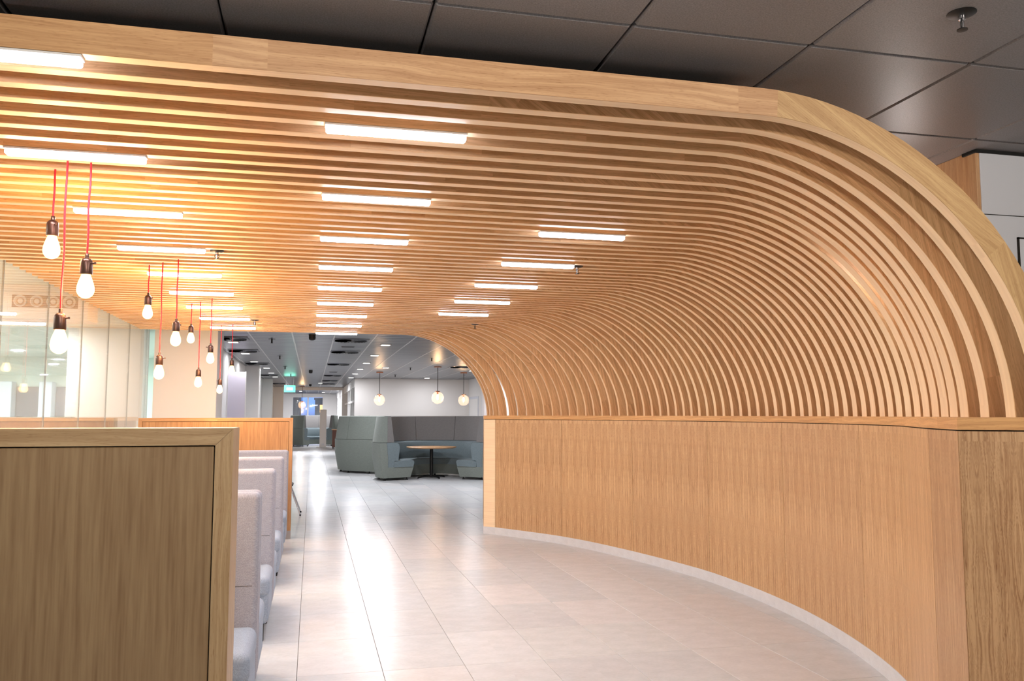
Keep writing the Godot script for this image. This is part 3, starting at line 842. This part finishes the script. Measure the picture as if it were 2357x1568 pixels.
	var zz := [-15.1, -17.85, -20.55, -23.3, -26.05, -28.75]
	for i in 6: hall.append([-1.34 if i < 3 else -1.2, zz[i], "%s square hall downlight along the left wall, counted from the canopy" % ORD[i]])
	for i in 6: hall.append([1.255, zz[i], "%s square hall downlight in the row left of the globe lamps, counted from the canopy" % ORD[i]])
	hall.append([1.886, -22.485, "square hall downlight just in front of the left globe lamp"])
	hall.append([3.776, -28.47, "square hall downlight close to the white back wall"])
	hall.append([3.75, -17.0, "square hall downlight over the front of the lounge booth, behind the arch"])
	hall.append([4.4, -23.5, "square hall downlight over the right end of the lounge booth"])
	for q in [[0.3, -34.0, "square hall downlight before the white portal"], [0.3, -42.5, "square hall downlight just beyond the white portal"], [-0.6, -46.0, "square hall downlight beyond the portal, left of the window mullion"], [0.6, -48.5, "square hall downlight close to the dusk window"]]: hall.append(q)
	for h in hall:
		var at := Vector3(h[0], 2.746, h[1])
		if dl == null:
			dl = thing("hall_downlight", h[2], "light", at, 0, "downlights in the hall ceiling")
			part("trim", bx(Vector3(0, -0.003, 0), Vector3(0.2, 0.012, 0.2), M.metal_seam, 0.003), dl)
			part("lens", bx(Vector3(0, -0.010, 0), Vector3(0.15, 0.006, 0.15), M.downlight_white, 0.002), dl)
		else: dup(dl, "hall_downlight", h[2], at)
		area("hall_light", at + Vector3(0, -0.02, 0), Vector2(0.15, 0.15), HALL_E * (0.2 if h[0] < -1.0 else 0.45 if h[1] < -28.0 and h[1] > -29.5 else 2.2 if h[1] < -30.0 else 1.0), Color(0.98, 0.98, 1.0))
	# swirl diffusers
	var vn: Node3D = null
	var vs := []
	for i in 5: vs.append([-1.33, [-14.4, -17.1, -21.3, -27.4, -34.8][i], "%s swirl air diffuser in the left ceiling band, counted from the canopy" % ORD[i]])
	for i in 6: vs.append([0.61, [-14.3, -16.96, -21.15, -27.3, -31.5, -34.6][i], "%s swirl air diffuser in the centre right ceiling band, counted from the canopy" % ORD[i]])
	vs.append([3.75, -21.7, "swirl air diffuser in the ceiling seen under the arch"])
	for q in vs:
		var at := Vector3(q[0], 2.748, q[1])
		if vn == null:
			vn = thing("air_diffuser", q[2], "air vent", at, 0, "swirl diffusers in the hall ceiling")
			part("plate", bx(Vector3(0, 0.0, 0), Vector3(0.595, 0.012, 0.595), M.dark_panel, 0.002), vn)
			var ring := Shape.new()
			ring.lathe([Vector2(0.27, -0.004), Vector2(0.285, -0.014), Vector2(0.295, -0.004)], Vector3.ZERO, 32)
			part("ring", ring.done(M.metal_plank), vn)
			var bl := Shape.new()
			for i in 24:
				var a := TAU * i / 24
				var e := Vector3(sin(a), 0, cos(a)); var f := Vector3(cos(a), 0, -sin(a))
				var p := [e * 0.07, e * 0.26, e * 0.26 + f * 0.045, e * 0.07 + f * 0.012]
				for j in 4: p[j] += Vector3(0, -0.008 if j < 2 else -0.03, 0)
				bl.face(p, (Vector3.DOWN - f * 0.5).normalized(), Vector3.RIGHT, Vector3.BACK)
				var p2 := []
				for v in p: p2.append(v + Vector3(0, 0.003, 0))
				bl.face(p2, (Vector3.UP + f * 0.5).normalized(), Vector3.RIGHT, Vector3.BACK)
			part("vanes", bl.done(M.black_metal), vn)
			var hb := Shape.new()
			hb.lathe([Vector2(0.07, -0.005), Vector2(0.06, -0.03), Vector2(0.0001, -0.035)], Vector3.ZERO, 20)
			part("hub", hb.done(M.black_metal), vn)
		else: dup(vn, "air_diffuser", q[2], at)
	# slot vents
	var sl: Node3D = null
	for q in [[-15.75, "near slot vent between two swirl diffusers in the hall ceiling"], [-25.2, "far slot vent between two swirl diffusers in the hall ceiling"]]:
		if sl == null:
			sl = thing("slot_vent", q[1], "air vent", Vector3(0.62, 2.748, q[0]))
			part("frame", bx(Vector3.ZERO, Vector3(0.24, 0.014, 0.14), M.dark_panel, 0.003), sl)
			for i in 3: part("louvre", bx(Vector3(0, -0.008, -0.04 + 0.04 * i), Vector3(0.21, 0.006, 0.02), M.black_metal, 0.001), sl)
		else: dup(sl, "slot_vent", q[1], Vector3(0.58, 2.748, q[0]))
	# black ceiling domes
	var dm: Node3D = null
	for q in [[-0.02, -13.55, "large black ceiling dome just past the canopy edge"], [-0.06, -24.4, "black ceiling dome midway along the hall"], [-0.09, -35.6, "black ceiling dome near the white portal"], [-0.62, -41.0, "black ceiling dome beyond the portal, left of the window mullion"], [0.66, -41.0, "black ceiling dome beyond the portal, right of the window mullion"]]:
		if dm == null:
			dm = thing("ceiling_dome", q[2], "ceiling speaker", Vector3(q[0], 2.748, q[1]), 0, "black domes on the hall ceiling")
			var a := Shape.new()
			a.lathe([Vector2(0.055, 0.02), Vector2(0.055, -0.01), Vector2(0.05, -0.02)], Vector3.ZERO, 24)
			part("mount", a.done(M.black_metal), dm)
			var b := Shape.new()
			b.lathe([Vector2(0.0001, -0.085), Vector2(0.03, -0.083), Vector2(0.05, -0.07), Vector2(0.055, -0.04), Vector2(0.052, -0.018), Vector2(0.0001, -0.015)], Vector3.ZERO, 24)
			part("dome", b.done(M.black), dm)
			var c := Shape.new()
			c.lathe([Vector2(0.0001, -0.088), Vector2(0.02, -0.086), Vector2(0.02, -0.08)], Vector3.ZERO, 16)
			part("lens", c.done(M.dark_panel), dm)
		else: dup(dm, "ceiling_dome", q[2], Vector3(q[0], 2.748, q[1]))
	# small cross shaped sprinklers in the hall
	var hs2: Node3D = null
	for q in [[-0.67, -14.42, "dark hall sprinkler nearest the canopy, in the left middle band"], [-0.69, -18.56, "second dark hall sprinkler in the left middle band"], [-0.70, -22.56, "third dark hall sprinkler in the left middle band"], [-0.66, -26.9, "dark hall sprinkler just before the green exit sign"], [2.55, -18.47, "dark hall sprinkler between the two globe lamps, nearest the arch"], [2.52, -22.37, "dark hall sprinkler between the two globe lamps, middle one"], [2.51, -26.49, "dark hall sprinkler between the two globe lamps, nearest the back wall"]]:
		if hs2 == null:
			hs2 = thing("hall_sprinkler", q[2], "sprinkler", Vector3(q[0], 2.747, q[1]), 0, "sprinklers on the hall ceiling")
			var a := Shape.new()
			a.lathe([Vector2(0.0001, -0.003), Vector2(0.055, -0.002), Vector2(0.06, 0.01)], Vector3.ZERO, 20)
			part("rosette", a.done(M.black_metal), hs2)
			var b := Shape.new()
			b.lathe([Vector2(0.013, 0.0), Vector2(0.013, -0.06), Vector2(0.02, -0.062), Vector2(0.02, -0.068), Vector2(0.0001, -0.07)], Vector3.ZERO, 12)
			part("body", b.done(M.black_metal), hs2)
		else: dup(hs2, "hall_sprinkler", q[2], Vector3(q[0], 2.747, q[1]))
	# exit sign
	var ex := thing("exit_sign", "glowing green exit sign hanging from the hall ceiling", "sign", Vector3(-0.735, 2.36, -29.0))
	part("case", bx(Vector3(0, 0, 0), Vector3(0.36, 0.22, 0.05), M.sign_green, 0.004), ex)
	part("legend", bx(Vector3(0.0, -0.005, 0.026), Vector3(0.2, 0.09, 0.004), M.sign_pale, 0.001), ex)
	var st := Shape.new()
	st.tube([Vector3(-0.12, 0.11, 0), Vector3(-0.12, 0.39, 0)], 0.006, 6)
	st.tube([Vector3(0.12, 0.11, 0), Vector3(0.12, 0.39, 0)], 0.006, 6)
	part("stems", st.done(M.metal_seam), ex)
	area_facing("exit_light", Vector3(-0.735, 2.36, -28.96), Vector2(0.34, 0.2), 0.12, Color(0.5, 1.0, 0.85))
	# globe lamps
	var gb: Node3D = null
	for q in [[1.905, -24.85, 1.93, "clear glass globe lamp, leftmost before the white back wall"], [3.17, -21.8, 1.94, "clear glass globe lamp hanging over the round booth, middle of three"], [4.35, -24.6, 1.93, "clear glass globe lamp half hidden by the edge of the arch"], [-0.43, -38.0, 1.93, "distant clear globe lamp before the dusk window"]]:
		var at := Vector3(q[0], q[2], q[1])
		if gb == null:
			gb = thing("globe_pendant", q[3], "pendant lamp", at, 0, "clear globe pendant lamps")
			var a := Shape.new()
			var pr := []
			for i in 17: pr.append(Vector2(maxf(0.165 * sin(PI * i / 17.5), 0.0001), -0.165 * cos(PI * i / 17.5)))
			a.lathe(pr, Vector3.ZERO, 32)
			part("globe", a.done(M.globe_glass), gb)
			var b := Shape.new()
			b.lathe([Vector2(0.0001, 0.178), Vector2(0.03, 0.177), Vector2(0.062, 0.168), Vector2(0.066, 0.15), Vector2(0.02, 0.146), Vector2(0.02, 0.09), Vector2(0.0001, 0.09)], Vector3.ZERO, 20)
			part("cap", b.done(M.copper), gb)
			var f := Shape.new()
			f.lathe([Vector2(0.0001, -0.06), Vector2(0.02, -0.05), Vector2(0.026, -0.02), Vector2(0.024, 0.05), Vector2(0.016, 0.09), Vector2(0.0001, 0.092)], Vector3.ZERO, 16)
			part("bulb", f.done(M.filament), gb)
			var c := Shape.new()
			c.tube([Vector3(0, 0.176, 0), Vector3(0, 0.815, 0)], 0.009, 8)
			part("rod", c.done(M.grey_cord), gb)
			var r := Shape.new()
			r.lathe([Vector2(0.0001, 0.79), Vector2(0.10, 0.79), Vector2(0.10, 0.82), Vector2(0.0001, 0.82)], Vector3.ZERO, 24)
			part("ceiling_rose", r.done(M.copper), gb)
		else: dup(gb, "globe_pendant", q[3], at)
		omni("globe_light", at, 0.35, Color(1.0, 0.80, 0.58), 0.03)
const HALL_E := 4.8

func area_facing(called: String, at: Vector3, size: Vector2, e: float, c: Color) -> void:
	area(called, at, size, e, c)
	get_child(-1).rotation_degrees = Vector3(0, 180, 0)

# ---------------------------------------------------------------- glass wall and the room behind it
func build_glass_room() -> void:
	var joints := [1.96]
	for i in 8: joints.append(0.90 - 1.06 * i)
	joints = []
	for i in range(-8, 6): joints.append(-6.52 - 1.06 * i)
	joints.append(-11.98)
	var gw := struct("window_3", span(Vector3(-2.16, 0, 1.96), Vector3(-2.10, 0.05, -11.98), M.metal_seam, 0.002), "frameless glass wall along the left side of the booths")
	for i in joints.size() - 1:
		if joints[i] - joints[i + 1] < 0.02: continue
		part("pane", span(Vector3(-2.136, 0.05, joints[i] - 0.004), Vector3(-2.124, 2.75, joints[i + 1] + 0.004), M.clear_glass, 0.0), gw)
		part("joint", span(Vector3(-2.136, 0.05, joints[i + 1] - 0.003), Vector3(-2.124, 2.75, joints[i + 1] + 0.003), M.joint_grey, 0.0), gw)
	struct("wall_glass_end", span(Vector3(-2.3, 0, 4.0), Vector3(-2.1, 2.8, 1.96), M.white_paint, 0.0), "white wall closing the glass wall behind the viewer")
	struct("wall_room_back", span(Vector3(-9, 0, 4.2), Vector3(-2.3, 2.8, 4.0), M.white_paint, 0.0), "white back wall of the room behind the glass")
	struct("wall_room_left", span(Vector3(-9, 0, 4.2), Vector3(-8.8, 2.8, -20.2), M.pale_green, 0.0), "pale green wall of the room behind the glass")
	struct("wall_room_far", span(Vector3(-9, 0, -20.0), Vector3(-1.9, 2.8, -20.2), M.pale_green, 0.0), "pale far wall of the room behind the glass")
	struct("ceiling", span(Vector3(-8.8, 2.75, 4.0), Vector3(-2.14, 2.80, -20.0), M.pale_green, 0.0), "pale ceiling of the room behind the glass")
	struct("wall_bulkhead", span(Vector3(-8.8, 2.42, -8.9), Vector3(-2.15, 2.75, -9.3), M.white_paint, 0.002), "white bulkhead with a jet grille behind the glass")
	struct("trim_6", span(Vector3(-3.38, 0, -13.0), Vector3(-2.42, 2.75, -13.6), M.white_paint, 0.004), "cream column seen through the glass wall")
	# dark doors and pale piers on the far wall
	for q in [[-6.7, -6.15, "blue_white", "pale blue pier at the left edge seen through the glass"], [-5.63, -5.38, "blue_white", "narrow pale blue pier between two dark doors behind the glass"]]:
		var c := thing("pier", q[3], "pier", Vector3((q[0] + q[1]) / 2, 0, -19.8))
		part("shaft", bx(Vector3(0, 1.1, 0), Vector3(q[1] - q[0], 2.2, 0.3), M[q[2]], 0.01), c)
	for q in [[-6.15, -5.63, "dark grey door between the pale piers behind the glass"], [-5.38, -4.9, "dark grey door beside the cream column behind the glass"]]:
		var c := thing("dark_door", q[2], "door", Vector3((q[0] + q[1]) / 2, 0, -19.97))
		part("leaf", bx(Vector3(0, 1.05, 0), Vector3(q[1] - q[0] - 0.02, 2.1, 0.05), M.dark_panel, 0.004), c)
		var hn := Shape.new()
		hn.tube([Vector3(0.16, 1.05, 0.02), Vector3(0.16, 1.05, 0.06), Vector3(0.08, 1.05, 0.06)], 0.008, 6)
		part("handle", hn.done(M.chrome), c)
	var b := thing("wooden_bench", "low wooden partition seen through the glass wall at counter height", "partition", Vector3(-4.0, 0, -12.2))
	part("body", bx(Vector3(0, 0.71, 0), Vector3(3.4, 1.42, 0.1), M.mahogany, 0.004), b)
	part("cap", bx(Vector3(0, 1.445, 0), Vector3(3.44, 0.05, 0.14), M.oak_5, 0.004), b)
	# jet nozzle grille
	var g := thing("jet_grille", "long brown ventilation grille with four round nozzles behind the glass", "air vent", Vector3(-2.52, 2.585, -8.88))
	part("frame", bx(Vector3(0, 0, 0), Vector3(0.66, 0.17, 0.03), M.white_paint, 0.006), g)
	part("backing", bx(Vector3(0, 0, 0.012), Vector3(0.58, 0.12, 0.016), M.mahogany, 0.002), g)
	for i in 4:
		var s := Shape.new()
		s.lathe([Vector2(0.034, 0.0), Vector2(0.048, 0.022), Vector2(0.056, 0.022), Vector2(0.056, 0.0)], Vector3.ZERO, 24)
		s.lathe([Vector2(0.0001, 0.012), Vector2(0.022, 0.012), Vector2(0.024, 0.002)], Vector3.ZERO, 20)
		var nz := part("nozzle", s.done(M.metal_seam), g, Vector3(-0.215 + 0.143 * i, 0, 0.018))
		nz.rotation.x = PI / 2
	# lamps of that room
	var dl: Node3D = null
	var k := 0
	for z in [-4.4, -7.3, -12.5, -16.0, -18.0]:
		for x in [-3.9, -6.2]:
			var lab := "flat white ceiling lamp behind the glass, %s pair from the front, %s" % [ORD[k / 2], "close to the glass" if x > -5 else "away from the glass"]
			var at := Vector3(x, 2.748, z)
			if dl == null:
				dl = thing("panel_lamp", lab, "light", at, 0, "flat ceiling lamps behind the glass")
				part("trim", bx(Vector3(0, 0, 0), Vector3(0.56, 0.012, 0.14), M.white_paint, 0.003), dl)
				part("lens", bx(Vector3(0, -0.008, 0), Vector3(0.5, 0.006, 0.09), M.downlight_white, 0.002), dl)
			else: dup(dl, "panel_lamp", lab, at)
			area("room_light", at + Vector3(0, -0.02, 0), Vector2(0.5, 0.09), ROOM_E, Color(0.97, 1.0, 0.98))
			k += 1
const ROOM_E := 7.0

# ---------------------------------------------------------------- high-backed benches of the booths
func build_booth_seats() -> void:
	var rows := [[-4.58, 0, "first"], [-6.43, 0, "second"], [-8.28, 0, "third"], [-9.99, 0, "last"], [-4.80, 1, "first"], [-6.65, 1, "second"], [-8.50, 1, "third"]]
	var b: Node3D = null
	for r in rows:
		var lab := ("%s light grey high backed bench facing the viewer behind the brown partition" % r[2]) if r[1] == 0 else ("light grey bench facing away, back to back with the %s bench facing the viewer" % r[2])
		if r[2] == "last": lab = "last light grey high backed bench, against the orange partition"
		if b == null:
			b = thing("booth_bench", lab, "bench", Vector3(-1.12, 0, r[0]), 0, "grey benches in the booths")
			bench(b)
		else: dup(b, "booth_bench", lab, Vector3(-1.12, 0, r[0]), PI * r[1])
	# chair behind the far partition
	var c := thing("chrome_chair", "chair on thin chrome legs mostly hidden behind the orange partition", "chair", Vector3(-0.47, 0, -13.35))
	var seat := Shape.new()
	seat.box(Vector3(0, 0.45, 0), Vector3(0.44, 0.03, 0.42), 0.014)
	part("seat", seat.done(M.fabric_grey), c)
	var back := Shape.new()
	back.box(Vector3(-0.2, 0.66, 0), Vector3(0.03, 0.34, 0.42), 0.014)
	part("backrest", back.done(M.fabric_grey), c)
	for sx in [-1.0, 1.0]:
		for sz in [-1.0, 1.0]:
			var l := Shape.new()
			l.tube([Vector3(0.17 * sx, 0.44, 0.15 * sz), Vector3(0.33 * sx, 0.008, 0.22 * sz)], 0.009, 8)
			var leg := part("leg", l.done(M.chrome), c)
			var f := Shape.new()
			f.lathe([Vector2(0.0001, 0), Vector2(0.014, 0), Vector2(0.014, 0.02), Vector2(0.0001, 0.022)], Vector3(0.33 * sx, 0, 0.22 * sz), 10)
			part("glide", f.done(M.black), leg)
	for sz in [-1.0, 1.0]:
		var bp := Shape.new()
		bp.tube([Vector3(-0.17, 0.44, 0.14 * sz), Vector3(-0.2, 0.56, 0.14 * sz)], 0.009, 8)
		part("back_post", bp.done(M.chrome), c)

# cushion with rounded corners: rounded rectangle outline in x/y, softened front and back
func pillow(lo: Vector3, hi: Vector3, r: float, m: Material) -> ArrayMesh:
	var s := Shape.new()
	var c := (lo + hi) * 0.5
	var h := (hi - lo) * 0.5
	var out := []
	var nrm := []
	for q in 4:
		for i in 6:
			var a := PI / 2 * (q + i / 5.0)
			var d := Vector2(cos(a), sin(a))
			var sg := Vector2(1 if q == 0 or q == 3 else -1, 1 if q < 2 else -1)
			out.append([Vector2((h.x - r) * sg.x, (h.y - r) * sg.y), d]); nrm.append(d)
	out.append(out[0])
	var rings := []
	for i in 6:
		var a := PI / 2 * i / 5.0
		rings.append([h.z - r + r * sin(a), cos(a)])
	var prev := []
	var levels := []
	for i in range(5, -1, -1): levels.append([rings[i][0], rings[i][1], rings[i][0] - h.z + r])
	for i in 6: levels.append([-rings[i][0], rings[i][1], -(rings[i][0] - h.z + r)])
	var rows := []; var nr := []; var U := []
	for lv in levels:
		var row := []; var nn := []
		for o in out:
			var p: Vector2 = o[0] + o[1] * r * lv[1]
			row.append(c + Vector3(p.x, p.y, lv[0])); nn.append(Vector3(o[1].x * lv[1], o[1].y * lv[1], lv[2] / r).normalized())
		rows.append(row); nr.append(nn)
	var l := 0.0
	for i in out.size():
		if i > 0: l += rows[5][i].distance_to(rows[5][i - 1])
		U.append(l)
	for i in rows.size() - 1: s.strip(rows[i], rows[i + 1], nr[i], nr[i + 1], U, levels[i][0], levels[i + 1][0])
	s.face(rows[0].slice(0, out.size() - 1), Vector3.BACK, Vector3.RIGHT, Vector3.UP)
	s.face(rows[-1].slice(0, out.size() - 1), Vector3.FORWARD, Vector3.RIGHT, Vector3.UP)
	return s.done(m)

func bench(b: Node3D) -> void:
	var x := 0.87
	part("backrest", pillow(Vector3(-x, 0.14, -0.10), Vector3(x, 1.10, 0.0), 0.032, M.fabric_light), b)
	part("seat", pillow(Vector3(-x, 0.29, -0.02), Vector3(x, 0.43, 0.52), 0.045, M.fabric_seat), b, Vector3.ZERO, "pale blue seat cushion")
	part("base", pillow(Vector3(-x + 0.005, 0.12, -0.04), Vector3(x - 0.005, 0.32, 0.505), 0.03, M.fabric_seat), b)
	part("welt", span(Vector3(-x + 0.03, 0.628, -0.004), Vector3(x - 0.03, 0.631, 0.0008), M.fabric_grey, 0.0), b)
	for sx in [-1.0, 1.0]:
		for z in [-0.06, 0.44]:
			part("leg", bx(Vector3(sx * (x - 0.06), 0.065, z), Vector3(0.05, 0.13, 0.05), M.black, 0.004), b)

# ---------------------------------------------------------------- round lounge booths
func ring_booth(o: Node3D, R: float, open: float, deep: float) -> void:
	var a0 := open; var a1 := TAU - open
	var seg := 48
	var base := [Vector2(R - deep + 0.10, 0.06), Vector2(R - 0.16, 0.06), Vector2(R - 0.14, 0.08), Vector2(R - 0.14, 0.3), Vector2(R - deep + 0.02, 0.3), Vector2(R - deep + 0.10, 0.06)]
	var seat := [Vector2(R - 0.3, 0.28), Vector2(R - 0.3, 0.445), Vector2(R - deep + 0.06, 0.45), Vector2(R - deep + 0.015, 0.435), Vector2(R - deep, 0.40), Vector2(R - deep + 0.03, 0.28), Vector2(R - 0.3, 0.28)]
	var shell := [Vector2(R - 0.14, 0.06), Vector2(R - 0.02, 0.06), Vector2(R + 0.06, 0.5), Vector2(R + 0.07, 0.86), Vector2(R - 0.10, 0.86), Vector2(R - 0.14, 0.5), Vector2(R - 0.14, 0.06)]
	var low := [Vector2(R - 0.145, 0.3), Vector2(R - 0.145, 0.5), Vector2(R - 0.105, 0.86), Vector2(R - 0.34, 0.86), Vector2(R - 0.42, 0.83), Vector2(R - 0.45, 0.75), Vector2(R - 0.41, 0.44), Vector2(R - 0.30, 0.42), Vector2(R - 0.29, 0.3), Vector2(R - 0.145, 0.3)]
	var high := [Vector2(R + 0.055, 0.868), Vector2(R - 0.03, 1.455), Vector2(R - 0.05, 1.47), Vector2(R - 0.12, 1.47), Vector2(R - 0.12, 0.868), Vector2(R + 0.055, 0.868)]
	var inner := [Vector2(R - 0.123, 0.868), Vector2(R - 0.123, 1.465), Vector2(R - 0.19, 1.465), Vector2(R - 0.21, 1.45), Vector2(R - 0.30, 0.868), Vector2(R - 0.123, 0.868)]
	solid_ring(o, "base", base, a0, a1, seg, M.fabric_green)
	solid_ring(o, "seat", seat, a0, a1, seg, M.fabric_blue)
	solid_ring(o, "outer_shell", shell, a0, a1, seg, M.fabric_green)
	solid_ring(o, "lower_back", low, a0, a1, seg, M.fabric_blue)
	var n := 5
	for i in n: solid_ring(o, "upper_back", high, lerpf(a0, a1, i / float(n)) + 0.004, lerpf(a0, a1, (i + 1) / float(n)) - 0.004, 14, M.fabric_green)
	for i in n: solid_ring(o, "inner_panel", inner, lerpf(a0, a1, i / float(n)) + 0.004, lerpf(a0, a1, (i + 1) / float(n)) - 0.004, 14, M.fabric_dark)
	for i in 9:
		var g := lerpf(a0 + 0.06, a1 - 0.06, i / 8.0)
		var f := Shape.new()
		f.lathe([Vector2(0.03, 0.0), Vector2(0.03, 0.02), Vector2(0.015, 0.025), Vector2(0.015, 0.07)], Vector3(sin(g), 0, cos(g)) * (R - 0.1), 10)
		part("foot", f.done(M.black), o)
	for g in [a0 + 0.05, a1 - 0.05]:
		var f := Shape.new()
		f.lathe([Vector2(0.03, 0.0), Vector2(0.03, 0.02), Vector2(0.015, 0.025), Vector2(0.015, 0.07)], Vector3(sin(g), 0, cos(g)) * (R - deep + 0.18), 10)
		part("foot", f.done(M.black), o)

func solid_ring(o: Node3D, called: String, prof: Array, a0: float, a1: float, seg: int, m: Material) -> void:
	var s := Shape.new()
	# outward normals: run the closed profile so that the solid lies to its left
	var area2 := 0.0
	for i in prof.size() - 1: area2 += prof[i].x * prof[i + 1].y - prof[i + 1].x * prof[i].y
	var p := prof.duplicate()
	if area2 < 0.0: p.reverse()
	s.lathe(p, Vector3.ZERO, seg, a0, a1, 40.0)
	s.cap(p.slice(0, p.size() - 1), Vector3.ZERO, a0, -1.0)
	s.cap(p.slice(0, p.size() - 1), Vector3.ZERO, a1, 1.0)
	part(called, s.done(m), o)

func build_lounge() -> void:
	var o := thing("lounge_booth", "round grey green lounge booth with a table, open to the viewer behind the oak wall", "sofa", Vector3(2.87, 0, -20.05), -0.137)
	ring_booth(o, 1.42, deg_to_rad(57), 0.84)
	var o2 := thing("lounge_booth", "round grey green lounge booth turned away, showing only its outer shell", "sofa", Vector3(2.18, 0, -23.2), 2.6)
	ring_booth(o2, 1.5, deg_to_rad(55), 0.86)
	var t := thing("round_table", "round wooden table on a black column inside the open lounge booth", "table", Vector3(2.80, 0, -20.2))
	var a := Shape.new()
	a.lathe([Vector2(0.0001, 0.705), Vector2(0.55, 0.705), Vector2(0.59, 0.72), Vector2(0.60, 0.735), Vector2(0.592, 0.742), Vector2(0.0001, 0.742)], Vector3.ZERO, 48)
	part("tabletop", a.done(M.oak_3), t)
	var b := Shape.new()
	b.lathe([Vector2(0.04, 0.02), Vector2(0.04, 0.69), Vector2(0.12, 0.70), Vector2(0.12, 0.706)], Vector3.ZERO, 20)
	part("column", b.done(M.black_metal), t)
	for i in 4:
		var f := Shape.new()
		var e := Vector3(sin(0.4 + i * PI / 2), 0, cos(0.4 + i * PI / 2))
		f.tube([Vector3(0, 0.05, 0), e * 0.28 + Vector3(0, 0.035, 0), e * 0.36 + Vector3(0, 0.022, 0)], 0.02, 8)
		f.lathe([Vector2(0.02, 0.0), Vector2(0.02, 0.02)], e * 0.36, 10)
		part("foot", f.done(M.black_metal), t)
	var s := thing("lounge_booth", "small distant grey lounge booth beyond the white post at the end of the hall", "sofa", Vector3(0.12, 0, -42.3), 0.25)
	ring_booth(s, 1.15, deg_to_rad(40), 0.7)
	var w := thing("white_post", "slim white freestanding post on flat feet in front of the distant booth", "post", Vector3(0.51, 0, -39.9))
	part("post", span(Vector3(-0.15, 0.03, -0.05), Vector3(0.15, 1.74, 0.05), M.white_paint, 0.006), w)
	part("foot", span(Vector3(-0.3, 0, -0.05), Vector3(0.32, 0.03, 0.05), M.white_paint, 0.006), w)
	for x in [-0.03, 0.03]: part("mark", span(Vector3(x - 0.018, 0.10, 0.05), Vector3(x + 0.018, 0.19, 0.053), M.grey_paint, 0.0), w)
	var d := thing("side_table", "small reddish brown side table far away, left of the round booths", "table", Vector3(1.12, 0, -38.6))
	part("top", span(Vector3(-0.25, 0.82, -0.25), Vector3(0.28, 0.86, 0.25), M.oak_5, 0.004), d)
	part("cabinet", span(Vector3(-0.22, 0.06, -0.22), Vector3(0.22, 0.82, 0.22), M.mahogany, 0.006), d)
	for x in [-0.18, 0.18]:
		for z in [-0.18, 0.18]: part("leg", span(Vector3(x - 0.02, 0, z - 0.02), Vector3(x + 0.02, 0.06, z + 0.02), M.black, 0.002), d)
